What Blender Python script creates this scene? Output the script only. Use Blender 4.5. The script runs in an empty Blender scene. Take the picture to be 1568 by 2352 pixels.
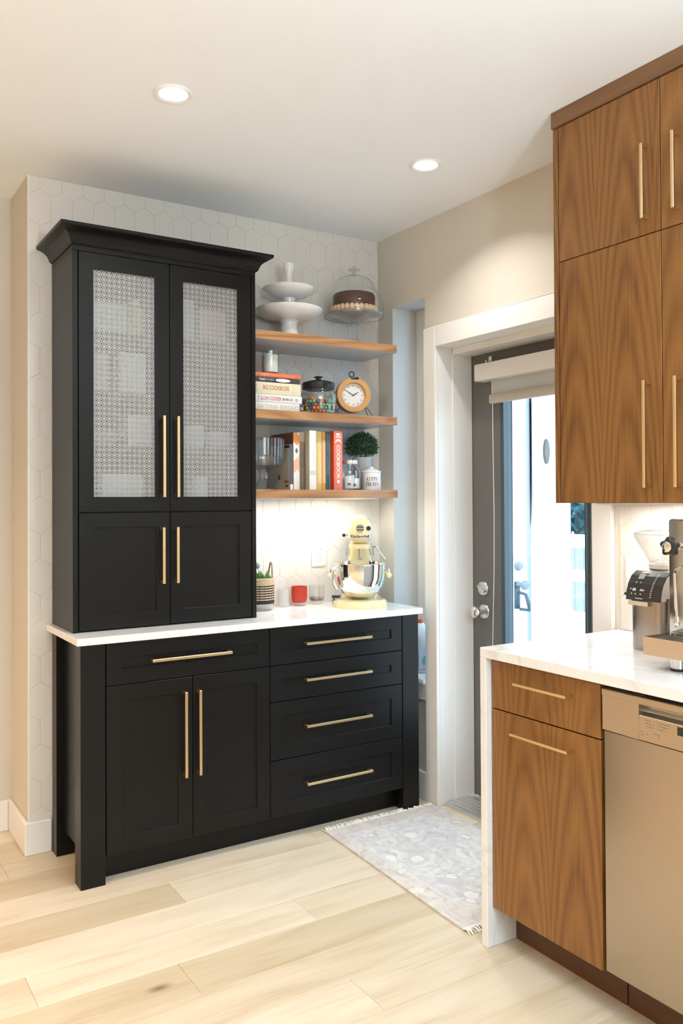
import bpy, bmesh, math, random
from mathutils import Vector, Matrix
random.seed(7)
R = math.radians
scene = bpy.context.scene
COL = scene.collection

# ------------------------------------------------------------------ camera
# world axes: +X along the tiled back wall, +Y towards it, Z up; camera over the origin
YAW, PITCH, ROLL, FPX, CAMZ, CXP, CYP = 0.565083, 0.011888, -0.005265, 1939.04, 1.370, 782.63, 1126.88
cam_data = bpy.data.cameras.new('camera')
cam = bpy.data.objects.new('camera', cam_data); COL.objects.link(cam)
fw = Vector((math.sin(YAW)*math.cos(PITCH), math.cos(YAW)*math.cos(PITCH), math.sin(PITCH)))
rt = Vector((math.cos(YAW), -math.sin(YAW), 0)); up = rt.cross(fw)
r2 = rt*math.cos(ROLL) + up*math.sin(ROLL); u2 = up*math.cos(ROLL) - rt*math.sin(ROLL)
m = Matrix((( r2.x, u2.x, -fw.x, 0), (r2.y, u2.y, -fw.y, 0), (r2.z, u2.z, -fw.z, CAMZ), (0, 0, 0, 1)))
cam.matrix_world = m
cam_data.sensor_fit = 'VERTICAL'; cam_data.sensor_height = 36; cam_data.sensor_width = 24
cam_data.lens = FPX*36/2352
cam_data.shift_x = (784-CXP)/2352
cam_data.shift_y = (CYP-1176)/2352
cam_data.clip_start = 0.05
scene.camera = cam

# ------------------------------------------------------------------ light
vs = scene.view_settings
vs.view_transform = 'Standard'; vs.look = 'None'; vs.gamma = 1; vs.use_curve_mapping = False
vs.exposure = 0.18
world = bpy.data.worlds.new('sky'); scene.world = world; world.use_nodes = True
bg = world.node_tree.nodes['Background']
bg.inputs['Color'].default_value = (0.74, 0.88, 1.0, 1); bg.inputs['Strength'].default_value = 5.2   # overcast day
P_DOWN, P_LEFT, P_SHELF, P_UNDER, P_FILL = 4.8, 20.0, 2.5, 3.8, 160.0
C_NEUTRAL, C_WARM, C_LED = (1.0, 0.98, 0.95), (1.0, 0.64, 0.32), (1.0, 0.97, 0.93)

# ------------------------------------------------------------------ materials
MATS = {}
def nt(name):
    mt = bpy.data.materials.new(name); mt.use_nodes = True
    t = mt.node_tree; b = t.nodes['Principled BSDF']; MATS[name] = mt
    return mt, t, b
def mat(name, col, rough=0.5, metal=0.0, bump=0.0, bscale=60, coat=0.0, var=0.0, spec=None, trans=0.0, ior=None, sub=0.0):
    mt, t, b = nt(name)
    b.inputs['Base Color'].default_value = (*col, 1); b.inputs['Roughness'].default_value = rough
    b.inputs['Metallic'].default_value = metal
    if coat: b.inputs['Coat Weight'].default_value = coat; b.inputs['Coat Roughness'].default_value = 0.08
    if spec is not None: b.inputs['Specular IOR Level'].default_value = spec
    if trans: b.inputs['Transmission Weight'].default_value = trans
    if ior: b.inputs['IOR'].default_value = ior
    if bump or var:
        tc = t.nodes.new('ShaderNodeTexCoord'); nz = t.nodes.new('ShaderNodeTexNoise')
        nz.inputs['Scale'].default_value = bscale; nz.inputs['Detail'].default_value = 3
        t.links.new(tc.outputs['Object'], nz.inputs['Vector'])
        if bump:
            bp = t.nodes.new('ShaderNodeBump'); bp.inputs['Strength'].default_value = bump; bp.inputs['Distance'].default_value = 0.002
            t.links.new(nz.outputs['Fac'], bp.inputs['Height']); t.links.new(bp.outputs['Normal'], b.inputs['Normal'])
        if var:
            hs = t.nodes.new('ShaderNodeHueSaturation'); hs.inputs['Color'].default_value = (*col, 1)
            mr = t.nodes.new('ShaderNodeMapRange'); mr.inputs['To Min'].default_value = 1-var; mr.inputs['To Max'].default_value = 1+var
            t.links.new(nz.outputs['Fac'], mr.inputs['Value']); t.links.new(mr.outputs['Result'], hs.inputs['Value'])
            t.links.new(hs.outputs['Color'], b.inputs['Base Color'])
    return mt
def emis(name, col, s):
    mt = bpy.data.materials.new(name); mt.use_nodes = True; t = mt.node_tree; t.nodes.clear()
    o = t.nodes.new('ShaderNodeOutputMaterial'); e = t.nodes.new('ShaderNodeEmission')
    e.inputs['Color'].default_value = (*col, 1); e.inputs['Strength'].default_value = s
    t.links.new(e.outputs[0], o.inputs[0]); MATS[name] = mt; return mt
def thin_glass(name, tint=(0.97, 0.985, 0.98), refl=1.0, rough=0.02, milk=0.0, milkcol=(1, 1, 1)):
    # thin-walled glass: transparent with a Fresnel reflection
    mt = bpy.data.materials.new(name); mt.use_nodes = True; t = mt.node_tree; t.nodes.clear()
    o = t.nodes.new('ShaderNodeOutputMaterial'); tr = t.nodes.new('ShaderNodeBsdfTransparent'); gl = t.nodes.new('ShaderNodeBsdfGlossy')
    lw = t.nodes.new('ShaderNodeLayerWeight'); lw.inputs['Blend'].default_value = 0.5
    pw = t.nodes.new('ShaderNodeMath'); pw.operation = 'POWER'; pw.inputs[1].default_value = 5.0
    sc = t.nodes.new('ShaderNodeMath'); sc.operation = 'MULTIPLY_ADD'; sc.inputs[1].default_value = 0.96; sc.inputs[2].default_value = 0.04
    mx = t.nodes.new('ShaderNodeMixShader'); mul = t.nodes.new('ShaderNodeMath'); mul.operation = 'MULTIPLY'; mul.inputs[1].default_value = refl; mul.use_clamp = True
    tr.inputs['Color'].default_value = (*tint, 1); gl.inputs['Roughness'].default_value = rough
    t.links.new(lw.outputs['Facing'], pw.inputs[0]); t.links.new(pw.outputs[0], sc.inputs[0]); t.links.new(sc.outputs[0], mul.inputs[0])
    t.links.new(mul.outputs[0], mx.inputs[0]); t.links.new(tr.outputs[0], mx.inputs[1]); t.links.new(gl.outputs[0], mx.inputs[2])
    last = mx
    if milk:
        df = t.nodes.new('ShaderNodeBsdfDiffuse'); df.inputs['Color'].default_value = (*milkcol, 1)
        m2 = t.nodes.new('ShaderNodeMixShader'); m2.inputs[0].default_value = milk
        t.links.new(mx.outputs[0], m2.inputs[1]); t.links.new(df.outputs[0], m2.inputs[2]); last = m2
    t.links.new(last.outputs[0], o.inputs[0]); MATS[name] = mt; return mt
def wood(name, cols, axis='Z', ring=9.0, rough=0.42, stretch=0.09, fine=70.0, contrast=1.0, coat=0.0, arch=0.0):
    # veneer: stretched rings (cathedral arches) plus fine pores along the grain
    mt, t, b = nt(name); N = t.nodes; L = t.links
    tc = N.new('ShaderNodeTexCoord'); oi = N.new('ShaderNodeObjectInfo')
    off = N.new('ShaderNodeVectorMath'); off.operation = 'MULTIPLY_ADD'
    cb = N.new('ShaderNodeCombineXYZ')
    for i in range(3): L.new(oi.outputs['Random'], cb.inputs[i])
    L.new(cb.outputs[0], off.inputs[0]); off.inputs[1].default_value = (3.1, 2.3, 4.7); L.new(tc.outputs['Object'], off.inputs[2])
    mp = N.new('ShaderNodeMapping'); L.new(off.outputs[0], mp.inputs['Vector'])
    s = [1, 1, 1]; s['XYZ'.index(axis)] = stretch; mp.inputs['Scale'].default_value = s
    n1 = N.new('ShaderNodeTexNoise'); n1.inputs['Scale'].default_value = ring*0.42; n1.inputs['Detail'].default_value = 2; n1.inputs['Roughness'].default_value = 0.45
    n1.inputs['Distortion'].default_value = 0.4; L.new(mp.outputs[0], n1.inputs['Vector'])
    mu = N.new('ShaderNodeMath'); mu.operation = 'MULTIPLY'; mu.inputs[1].default_value = ring; L.new(n1.outputs['Fac'], mu.inputs[0])
    src = mu
    if arch:
        # flat-sawn arches: contours of a*u^2 + z across each veneer leaf
        sp = N.new('ShaderNodeSeparateXYZ'); L.new(off.outputs[0], sp.inputs[0])
        pp = N.new('ShaderNodeMath'); pp.operation = 'PINGPONG'; pp.inputs[1].default_value = 0.105; L.new(sp.outputs['Y'], pp.inputs[0])
        sq = N.new('ShaderNodeMath'); sq.operation = 'MULTIPLY'; L.new(pp.outputs[0], sq.inputs[0]); L.new(pp.outputs[0], sq.inputs[1])
        f1 = N.new('ShaderNodeMath'); f1.operation = 'MULTIPLY_ADD'; f1.inputs[1].default_value = arch; L.new(sq.outputs[0], f1.inputs[0]); L.new(sp.outputs['Z'], f1.inputs[2])
        f2 = N.new('ShaderNodeMath'); f2.operation = 'MULTIPLY_ADD'; f2.inputs[1].default_value = 1.1; L.new(n1.outputs['Fac'], f2.inputs[0]); L.new(f1.outputs[0], f2.inputs[2])
        src = N.new('ShaderNodeMath'); src.operation = 'MULTIPLY'; src.inputs[1].default_value = 4.0; L.new(f2.outputs[0], src.inputs[0])
    fr = N.new('ShaderNodeMath'); fr.operation = 'PINGPONG'; fr.inputs[1].default_value = 0.5; L.new(src.outputs[0], fr.inputs[0])
    mp2 = N.new('ShaderNodeMapping'); s2 = [1, 1, 1]; s2['XYZ'.index(axis)] = 0.018; mp2.inputs['Scale'].default_value = s2
    L.new(off.outputs[0], mp2.inputs['Vector'])
    n2 = N.new('ShaderNodeTexNoise'); n2.inputs['Scale'].default_value = fine*3; n2.inputs['Detail'].default_value = 4; L.new(mp2.outputs[0], n2.inputs['Vector'])
    n3 = N.new('ShaderNodeTexNoise'); n3.inputs['Scale'].default_value = 4; L.new(mp.outputs[0], n3.inputs['Vector'])
    a1 = N.new('ShaderNodeMath'); a1.operation = 'MULTIPLY_ADD'; a1.inputs[1].default_value = 0.75*contrast; L.new(fr.outputs[0], a1.inputs[0]); 
    a2 = N.new('ShaderNodeMath'); a2.operation = 'MULTIPLY_ADD'; a2.inputs[1].default_value = 0.62; L.new(n2.outputs['Fac'], a2.inputs[0]); L.new(a2.outputs[0], a1.inputs[2])
    a3 = N.new('ShaderNodeMath'); a3.operation = 'MULTIPLY_ADD'; a3.inputs[1].default_value = 0.6; a3.inputs[2].default_value = -0.32; L.new(n3.outputs['Fac'], a3.inputs[0]); L.new(a3.outputs[0], a2.inputs[2])
    cr = N.new('ShaderNodeValToRGB'); L.new(a1.outputs[0], cr.inputs[0])
    e = cr.color_ramp.elements; e[0].position = 0.12; e[0].color = (*cols[0], 1); e[1].position = 0.85; e[1].color = (*cols[2], 1)
    md = e.new(0.45); md.color = (*cols[1], 1)
    L.new(cr.outputs[0], b.inputs['Base Color']); b.inputs['Roughness'].default_value = rough
    if coat: b.inputs['Coat Weight'].default_value = coat
    bp = N.new('ShaderNodeBump'); bp.inputs['Strength'].default_value = 0.12; bp.inputs['Distance'].default_value = 0.001
    L.new(n2.outputs['Fac'], bp.inputs['Height']); L.new(bp.outputs['Normal'], b.inputs['Normal'])
    return mt
def plank_mat():
    mt, t, b = nt('oak_plank'); N = t.nodes; L = t.links
    tc = N.new('ShaderNodeTexCoord'); oi = N.new('ShaderNodeObjectInfo')
    cb = N.new('ShaderNodeCombineXYZ')
    for i in range(3): L.new(oi.outputs['Random'], cb.inputs[i])
    off = N.new('ShaderNodeVectorMath'); off.operation = 'MULTIPLY_ADD'; off.inputs[1].default_value = (13.1, 7.3, 4.7)
    L.new(cb.outputs[0], off.inputs[0]); L.new(tc.outputs['Object'], off.inputs[2])
    def mapping(sc):
        mp = N.new('ShaderNodeMapping'); mp.inputs['Scale'].default_value = sc; L.new(off.outputs[0], mp.inputs['Vector']); return mp
    g = N.new('ShaderNodeTexNoise'); g.inputs['Scale'].default_value = 9; g.inputs['Detail'].default_value = 6; g.inputs['Distortion'].default_value = 0.6; L.new(mapping((0.22, 1.6, 1)).outputs[0], g.inputs['Vector'])
    fi = N.new('ShaderNodeTexNoise'); fi.inputs['Scale'].default_value = 130; fi.inputs['Detail'].default_value = 2; L.new(mapping((0.03, 1, 1)).outputs[0], fi.inputs['Vector'])
    # knots: sparse dark spots
    vo = N.new('ShaderNodeTexVoronoi'); vo.inputs['Scale'].default_value = 2.2; L.new(mapping((0.7, 1.5, 0.01)).outputs[0], vo.inputs['Vector'])
    kn = N.new('ShaderNodeMapRange'); kn.inputs['From Min'].default_value = 0.015; kn.inputs['From Max'].default_value = 0.085; kn.inputs['To Min'].default_value = 1; kn.inputs['To Max'].default_value = 0
    L.new(vo.outputs['Distance'], kn.inputs['Value'])
    kw = N.new('ShaderNodeMath'); kw.operation = 'GREATER_THAN'; kw.inputs[1].default_value = 0.5
    sp = N.new('ShaderNodeSeparateColor'); L.new(vo.outputs['Color'], sp.inputs[0]); L.new(sp.outputs[0], kw.inputs[0])
    km = N.new('ShaderNodeMath'); km.operation = 'MULTIPLY'; L.new(kn.outputs[0], km.inputs[0]); L.new(kw.outputs[0], km.inputs[1])
    kp = N.new('ShaderNodeMath'); kp.operation = 'POWER'; kp.inputs[1].default_value = 1.6; L.new(km.outputs[0], kp.inputs[0])
    ad = N.new('ShaderNodeMath'); ad.operation = 'MULTIPLY_ADD'; ad.inputs[1].default_value = 0.35; L.new(fi.outputs['Fac'], ad.inputs[0]); L.new(g.outputs['Fac'], ad.inputs[2])
    cr = N.new('ShaderNodeValToRGB'); e = cr.color_ramp.elements
    e[0].position = 0.42; e[0].color = (0.56, 0.46, 0.325, 1); e[1].position = 0.95; e[1].color = (0.72, 0.645, 0.52, 1)
    md = e.new(0.66); md.color = (0.665, 0.58, 0.44, 1)
    L.new(ad.outputs[0], cr.inputs[0])
    hs = N.new('ShaderNodeHueSaturation'); L.new(cr.outputs[0], hs.inputs['Color'])
    mr = N.new('ShaderNodeMapRange'); mr.inputs['To Min'].default_value = 0.83; mr.inputs['To Max'].default_value = 1.09; L.new(oi.outputs['Random'], mr.inputs['Value']); L.new(mr.outputs[0], hs.inputs['Value'])
    ms = N.new('ShaderNodeMapRange'); ms.inputs['To Min'].default_value = 1.25; ms.inputs['To Max'].default_value = 0.85; L.new(oi.outputs['Random'], ms.inputs['Value']); L.new(ms.outputs[0], hs.inputs['Saturation'])
    mx = N.new('ShaderNodeMix'); mx.data_type = 'RGBA'; L.new(kp.outputs[0], mx.inputs['Factor']); L.new(hs.outputs[0], mx.inputs['A']); mx.inputs['B'].default_value = (0.20, 0.11, 0.05, 1)
    L.new(mx.outputs['Result'], b.inputs['Base Color']); b.inputs['Roughness'].default_value = 0.42
    b.inputs['Specular IOR Level'].default_value = 0.4
    bp = N.new('ShaderNodeBump'); bp.inputs['Strength'].default_value = 0.1; bp.inputs['Distance'].default_value = 0.001
    L.new(fi.outputs['Fac'], bp.inputs['Height']); L.new(bp.outputs['Normal'], b.inputs['Normal'])
    return mt
def quartz_mat():
    mt, t, b = nt('quartz'); N = t.nodes; L = t.links
    tc = N.new('ShaderNodeTexCoord'); n1 = N.new('ShaderNodeTexNoise'); n1.inputs['Scale'].default_value = 1.7; n1.inputs['Detail'].default_value = 5; n1.inputs['Distortion'].default_value = 1.5
    L.new(tc.outputs['Object'], n1.inputs['Vector'])
    sb = N.new('ShaderNodeMath'); sb.operation = 'SUBTRACT'; sb.inputs[1].default_value = 0.5; L.new(n1.outputs['Fac'], sb.inputs[0])
    ab = N.new('ShaderNodeMath'); ab.operation = 'ABSOLUTE'; L.new(sb.outputs[0], ab.inputs[0])
    mr = N.new('ShaderNodeMapRange'); mr.inputs['From Max'].default_value = 0.022; mr.inputs['To Min'].default_value = 0.55; mr.inputs['To Max'].default_value = 0; L.new(ab.outputs[0], mr.inputs['Value'])
    n2 = N.new('ShaderNodeTexNoise'); n2.inputs['Scale'].default_value = 2.3; L.new(tc.outputs['Object'], n2.inputs['Vector'])
    mu = N.new('ShaderNodeMath'); mu.operation = 'MULTIPLY'; L.new(mr.outputs[0], mu.inputs[0]); L.new(n2.outputs['Fac'], mu.inputs[1])
    mx = N.new('ShaderNodeMix'); mx.data_type = 'RGBA'; L.new(mu.outputs[0], mx.inputs['Factor']); mx.inputs['A'].default_value = (0.86, 0.86, 0.85, 1); mx.inputs['B'].default_value = (0.52, 0.50, 0.47, 1)
    L.new(mx.outputs['Result'], b.inputs['Base Color']); b.inputs['Roughness'].default_value = 0.12
    return mt
def rug_mat():
    mt, t, b = nt('rug_pile'); N = t.nodes; L = t.links
    tc = N.new('ShaderNodeTexCoord')
    gn = N.new('ShaderNodeSeparateXYZ'); L.new(tc.outputs['Generated'], gn.inputs[0])
    nz = N.new('ShaderNodeTexNoise'); nz.inputs['Scale'].default_value = 9; nz.inputs['Detail'].default_value = 3; nz.inputs['Distortion'].default_value = 2.5; L.new(tc.outputs['Object'], nz.inputs['Vector'])
    cr = N.new('ShaderNodeValToRGB'); e = cr.color_ramp.elements; e[0].position = 0.36; e[0].color = (0.62, 0.62, 0.63, 1); e[1].position = 0.62; e[1].color = (0.78, 0.775, 0.76, 1)
    L.new(nz.outputs['Fac'], cr.inputs[0])
    # flower heads and vines
    vo = N.new('ShaderNodeTexVoronoi'); vo.feature = 'F1'; vo.inputs['Scale'].default_value = 9.0; vo.inputs['Randomness'].default_value = 0.9
    dn = N.new('ShaderNodeTexNoise'); dn.inputs['Scale'].default_value = 26; L.new(tc.outputs['Object'], dn.inputs['Vector'])
    vm = N.new('ShaderNodeVectorMath'); vm.operation = 'MULTIPLY_ADD'; vm.inputs[1].default_value = (0.05, 0.05, 0); L.new(dn.outputs['Color'], vm.inputs[0]); L.new(tc.outputs['Object'], vm.inputs[2])
    L.new(vm.outputs[0], vo.inputs['Vector'])
    fl = N.new('ShaderNodeMapRange'); fl.inputs['From Min'].default_value = 0.24; fl.inputs['From Max'].default_value = 0.28; fl.inputs['To Min'].default_value = 1; fl.inputs['To Max'].default_value = 0; L.new(vo.outputs['Distance'], fl.inputs['Value'])
    m1 = N.new('ShaderNodeMix'); m1.data_type = 'RGBA'; L.new(fl.outputs[0], m1.inputs['Factor']); L.new(cr.outputs[0], m1.inputs['A']); m1.inputs['B'].default_value = (0.84, 0.83, 0.81, 1)
    ol = N.new('ShaderNodeMath'); ol.operation = 'SUBTRACT'; ol.inputs[1].default_value = 0.27; L.new(vo.outputs['Distance'], ol.inputs[0])
    oa = N.new('ShaderNodeMath'); oa.operation = 'ABSOLUTE'; L.new(ol.outputs[0], oa.inputs[0])
    om = N.new('ShaderNodeMapRange'); om.inputs['From Max'].default_value = 0.03; om.inputs['To Min'].default_value = 0.38; om.inputs['To Max'].default_value = 0; L.new(oa.outputs[0], om.inputs['Value'])
    m2 = N.new('ShaderNodeMix'); m2.data_type = 'RGBA'; L.new(om.outputs[0], m2.inputs['Factor']); L.new(m1.outputs['Result'], m2.inputs['A']); m2.inputs['B'].default_value = (0.34, 0.31, 0.31, 1)
    v2 = N.new('ShaderNodeTexWave'); v2.inputs['Scale'].default_value = 5.0; v2.inputs['Distortion'].default_value = 9; v2.inputs['Detail'].default_value = 1.2; v2.inputs['Detail Scale'].default_value = 2.0
    L.new(tc.outputs['Object'], v2.inputs['Vector'])
    vr = N.new('ShaderNodeMapRange'); vr.inputs['From Min'].default_value = 0.975; vr.inputs['From Max'].default_value = 1.0; vr.inputs['To Max'].default_value = 0.35; L.new(v2.outputs['Fac'], vr.inputs['Value'])
    m3 = N.new('ShaderNodeMix'); m3.data_type = 'RGBA'; L.new(vr.outputs[0], m3.inputs['Factor']); L.new(m2.outputs['Result'], m3.inputs['A']); m3.inputs['B'].default_value = (0.36, 0.33, 0.32, 1)
    # tan border with a pale guard stripe
    def edge(sock, size):
        a = N.new('ShaderNodeMath'); a.operation = 'SUBTRACT'; a.inputs[0].default_value = 0.5; L.new(sock, a.inputs[1])
        c = N.new('ShaderNodeMath'); c.operation = 'ABSOLUTE'; L.new(a.outputs[0], c.inputs[0])
        d = N.new('ShaderNodeMath'); d.operation = 'SUBTRACT'; d.inputs[0].default_value = 0.5; L.new(c.outputs[0], d.inputs[1])
        g = N.new('ShaderNodeMath'); g.operation = 'MULTIPLY'; g.inputs[1].default_value = size; L.new(d.outputs[0], g.inputs[0]); return g
    ex, ey = edge(gn.outputs[0], 0.62), edge(gn.outputs[1], 0.94)
    mn = N.new('ShaderNodeMath'); mn.operation = 'MINIMUM'; L.new(ex.outputs[0], mn.inputs[0]); L.new(ey.outputs[0], mn.inputs[1])
    br = N.new('ShaderNodeMath'); br.operation = 'LESS_THAN'; br.inputs[1].default_value = 0.09; L.new(mn.outputs[0], br.inputs[0])
    bm2 = N.new('ShaderNodeMath'); bm2.operation = 'MULTIPLY'; bm2.inputs[1].default_value = 0.22; L.new(br.outputs[0], bm2.inputs[0])
    m4 = N.new('ShaderNodeMix'); m4.data_type = 'RGBA'; L.new(bm2.outputs[0], m4.inputs['Factor']); L.new(m3.outputs['Result'], m4.inputs['A']); m4.inputs['B'].default_value = (0.66, 0.50, 0.36, 1)
    st = N.new('ShaderNodeMath'); st.operation = 'SUBTRACT'; st.inputs[1].default_value = 0.09; L.new(mn.outputs[0], st.inputs[0])
    sa = N.new('ShaderNodeMath'); sa.operation = 'ABSOLUTE'; L.new(st.outputs[0], sa.inputs[0])
    sl = N.new('ShaderNodeMath'); sl.operation = 'LESS_THAN'; sl.inputs[1].default_value = 0.004; L.new(sa.outputs[0], sl.inputs[0])
    m5 = N.new('ShaderNodeMix'); m5.data_type = 'RGBA'; L.new(sl.outputs[0], m5.inputs['Factor']); L.new(m4.outputs['Result'], m5.inputs['A']); m5.inputs['B'].default_value = (0.76, 0.73, 0.68, 1)
    L.new(m5.outputs['Result'], b.inputs['Base Color']); b.inputs['Roughness'].default_value = 0.95; b.inputs['Specular IOR Level'].default_value = 0.1
    pn = N.new('ShaderNodeTexNoise'); pn.inputs['Scale'].default_value = 420; L.new(tc.outputs['Object'], pn.inputs['Vector'])
    bp = N.new('ShaderNodeBump'); bp.inputs['Strength'].default_value = 0.7; bp.inputs['Distance'].default_value = 0.004; L.new(pn.outputs['Fac'], bp.inputs['Height']); L.new(bp.outputs['Normal'], b.inputs['Normal'])
    return mt
def stripes_book_mat():
    # patchwork cover: pale pink, white, orange lozenges
    mt, t, b = nt('lozenge_print'); N = t.nodes; L = t.links
    tc = N.new('ShaderNodeTexCoord'); mp = N.new('ShaderNodeMapping'); mp.inputs['Rotation'].default_value = (0, R(45), 0); mp.inputs['Scale'].default_value = (1, 1, 1); L.new(tc.outputs['Object'], mp.inputs['Vector'])
    vo = N.new('ShaderNodeTexVoronoi'); vo.inputs['Scale'].default_value = 26; vo.inputs['Randomness'].default_value = 0.12; L.new(mp.outputs[0], vo.inputs['Vector'])
    sp = N.new('ShaderNodeSeparateColor'); L.new(vo.outputs['Color'], sp.inputs[0])
    cr = N.new('ShaderNodeValToRGB'); cr.color_ramp.interpolation = 'CONSTANT'; e = cr.color_ramp.elements
    e[0].color = (0.80, 0.30, 0.10, 1); e[1].position = 0.22; e[1].color = (0.83, 0.62, 0.52, 1)
    for p, c in ((0.5, (0.86, 0.82, 0.78, 1)), (0.8, (0.85, 0.48, 0.30, 1))): q = e.new(p); q.color = c
    L.new(sp.outputs[0], cr.inputs[0]); L.new(cr.outputs[0], b.inputs['Base Color']); b.inputs['Roughness'].default_value = 0.4
    return mt
wall_paint = mat('wall_paint', (0.66, 0.61, 0.53), 0.75, bump=0.05, bscale=250)
ceil_paint = mat('ceiling_paint', (0.87, 0.90, 0.935), 0.85)
trim_paint = mat('trim_paint', (0.84, 0.83, 0.80), 0.32)
grout = mat('grout', (0.66, 0.62, 0.56), 0.9)
tile_m = mat('tile_glaze', (0.74, 0.70, 0.64), 0.22, bump=0.06, bscale=14)
black = mat('black_lacquer', (0.0070, 0.0066, 0.0064), 0.33, bump=0.02, bscale=160, spec=0.24)
black_in = mat('black_interior', (0.02, 0.02, 0.02), 0.6)
brass = mat('brushed_brass', (0.80, 0.60, 0.33), 0.30, 1.0)
quartz = quartz_mat(); oak = plank_mat(); rug_m = rug_mat()
walnut = wood('walnut', ((0.115, 0.043, 0.009), (0.232, 0.098, 0.022), (0.330, 0.150, 0.036)), 'Z', ring=9, contrast=0.85, stretch=0.13, arch=75.0)
walnut_y = wood('walnut_rail', ((0.12, 0.058, 0.022), (0.195, 0.098, 0.040), (0.26, 0.135, 0.058)), 'Y', ring=8, contrast=0.7)
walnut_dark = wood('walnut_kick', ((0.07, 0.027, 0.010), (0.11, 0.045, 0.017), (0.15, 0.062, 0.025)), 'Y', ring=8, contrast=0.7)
shelf_wood = wood('shelf_wood', ((0.20, 0.088, 0.034), (0.38, 0.19, 0.083), (0.54, 0.30, 0.145)), 'X', ring=16, contrast=1.1, rough=0.3, stretch=0.12)
grille_m = mat('grille_metal', (0.56, 0.555, 0.55), 0.4, 0.15)
white_ceramic = mat('white_ceramic', (0.84, 0.83, 0.81), 0.18, coat=0.3)
white_plastic = mat('white_plastic', (0.86, 0.86, 0.84), 0.35)
glass = thin_glass('clear_glass', (0.965, 0.98, 0.98), 1.4)
pane_glass = thin_glass('pane_glass', (0.93, 0.96, 0.97), 1.0); filter_pane = thin_glass('light_filter_pane', (0.60, 0.82, 1.0), 1.0)  # second pane: tint added to dim and blue the daylight on the reveal
chrome = mat('polished_chrome', (0.82, 0.82, 0.81), 0.08, 1.0)
nickel = mat('satin_nickel', (0.74, 0.73, 0.71), 0.24, 1.0)
steel = mat('brushed_steel', (0.50, 0.42, 0.33), 0.36, 1.0, bump=0.03, bscale=300)
mixer_m = mat('buttercream_enamel', (0.86, 0.72, 0.40), 0.16, coat=0.5)
black_plastic = mat('black_plastic', (0.014, 0.014, 0.015), 0.35)
dark_ink = mat('dark_ink', (0.03, 0.03, 0.035), 0.6)
door_paint = mat('charcoal_paint', (0.135, 0.130, 0.122), 0.42)

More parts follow.
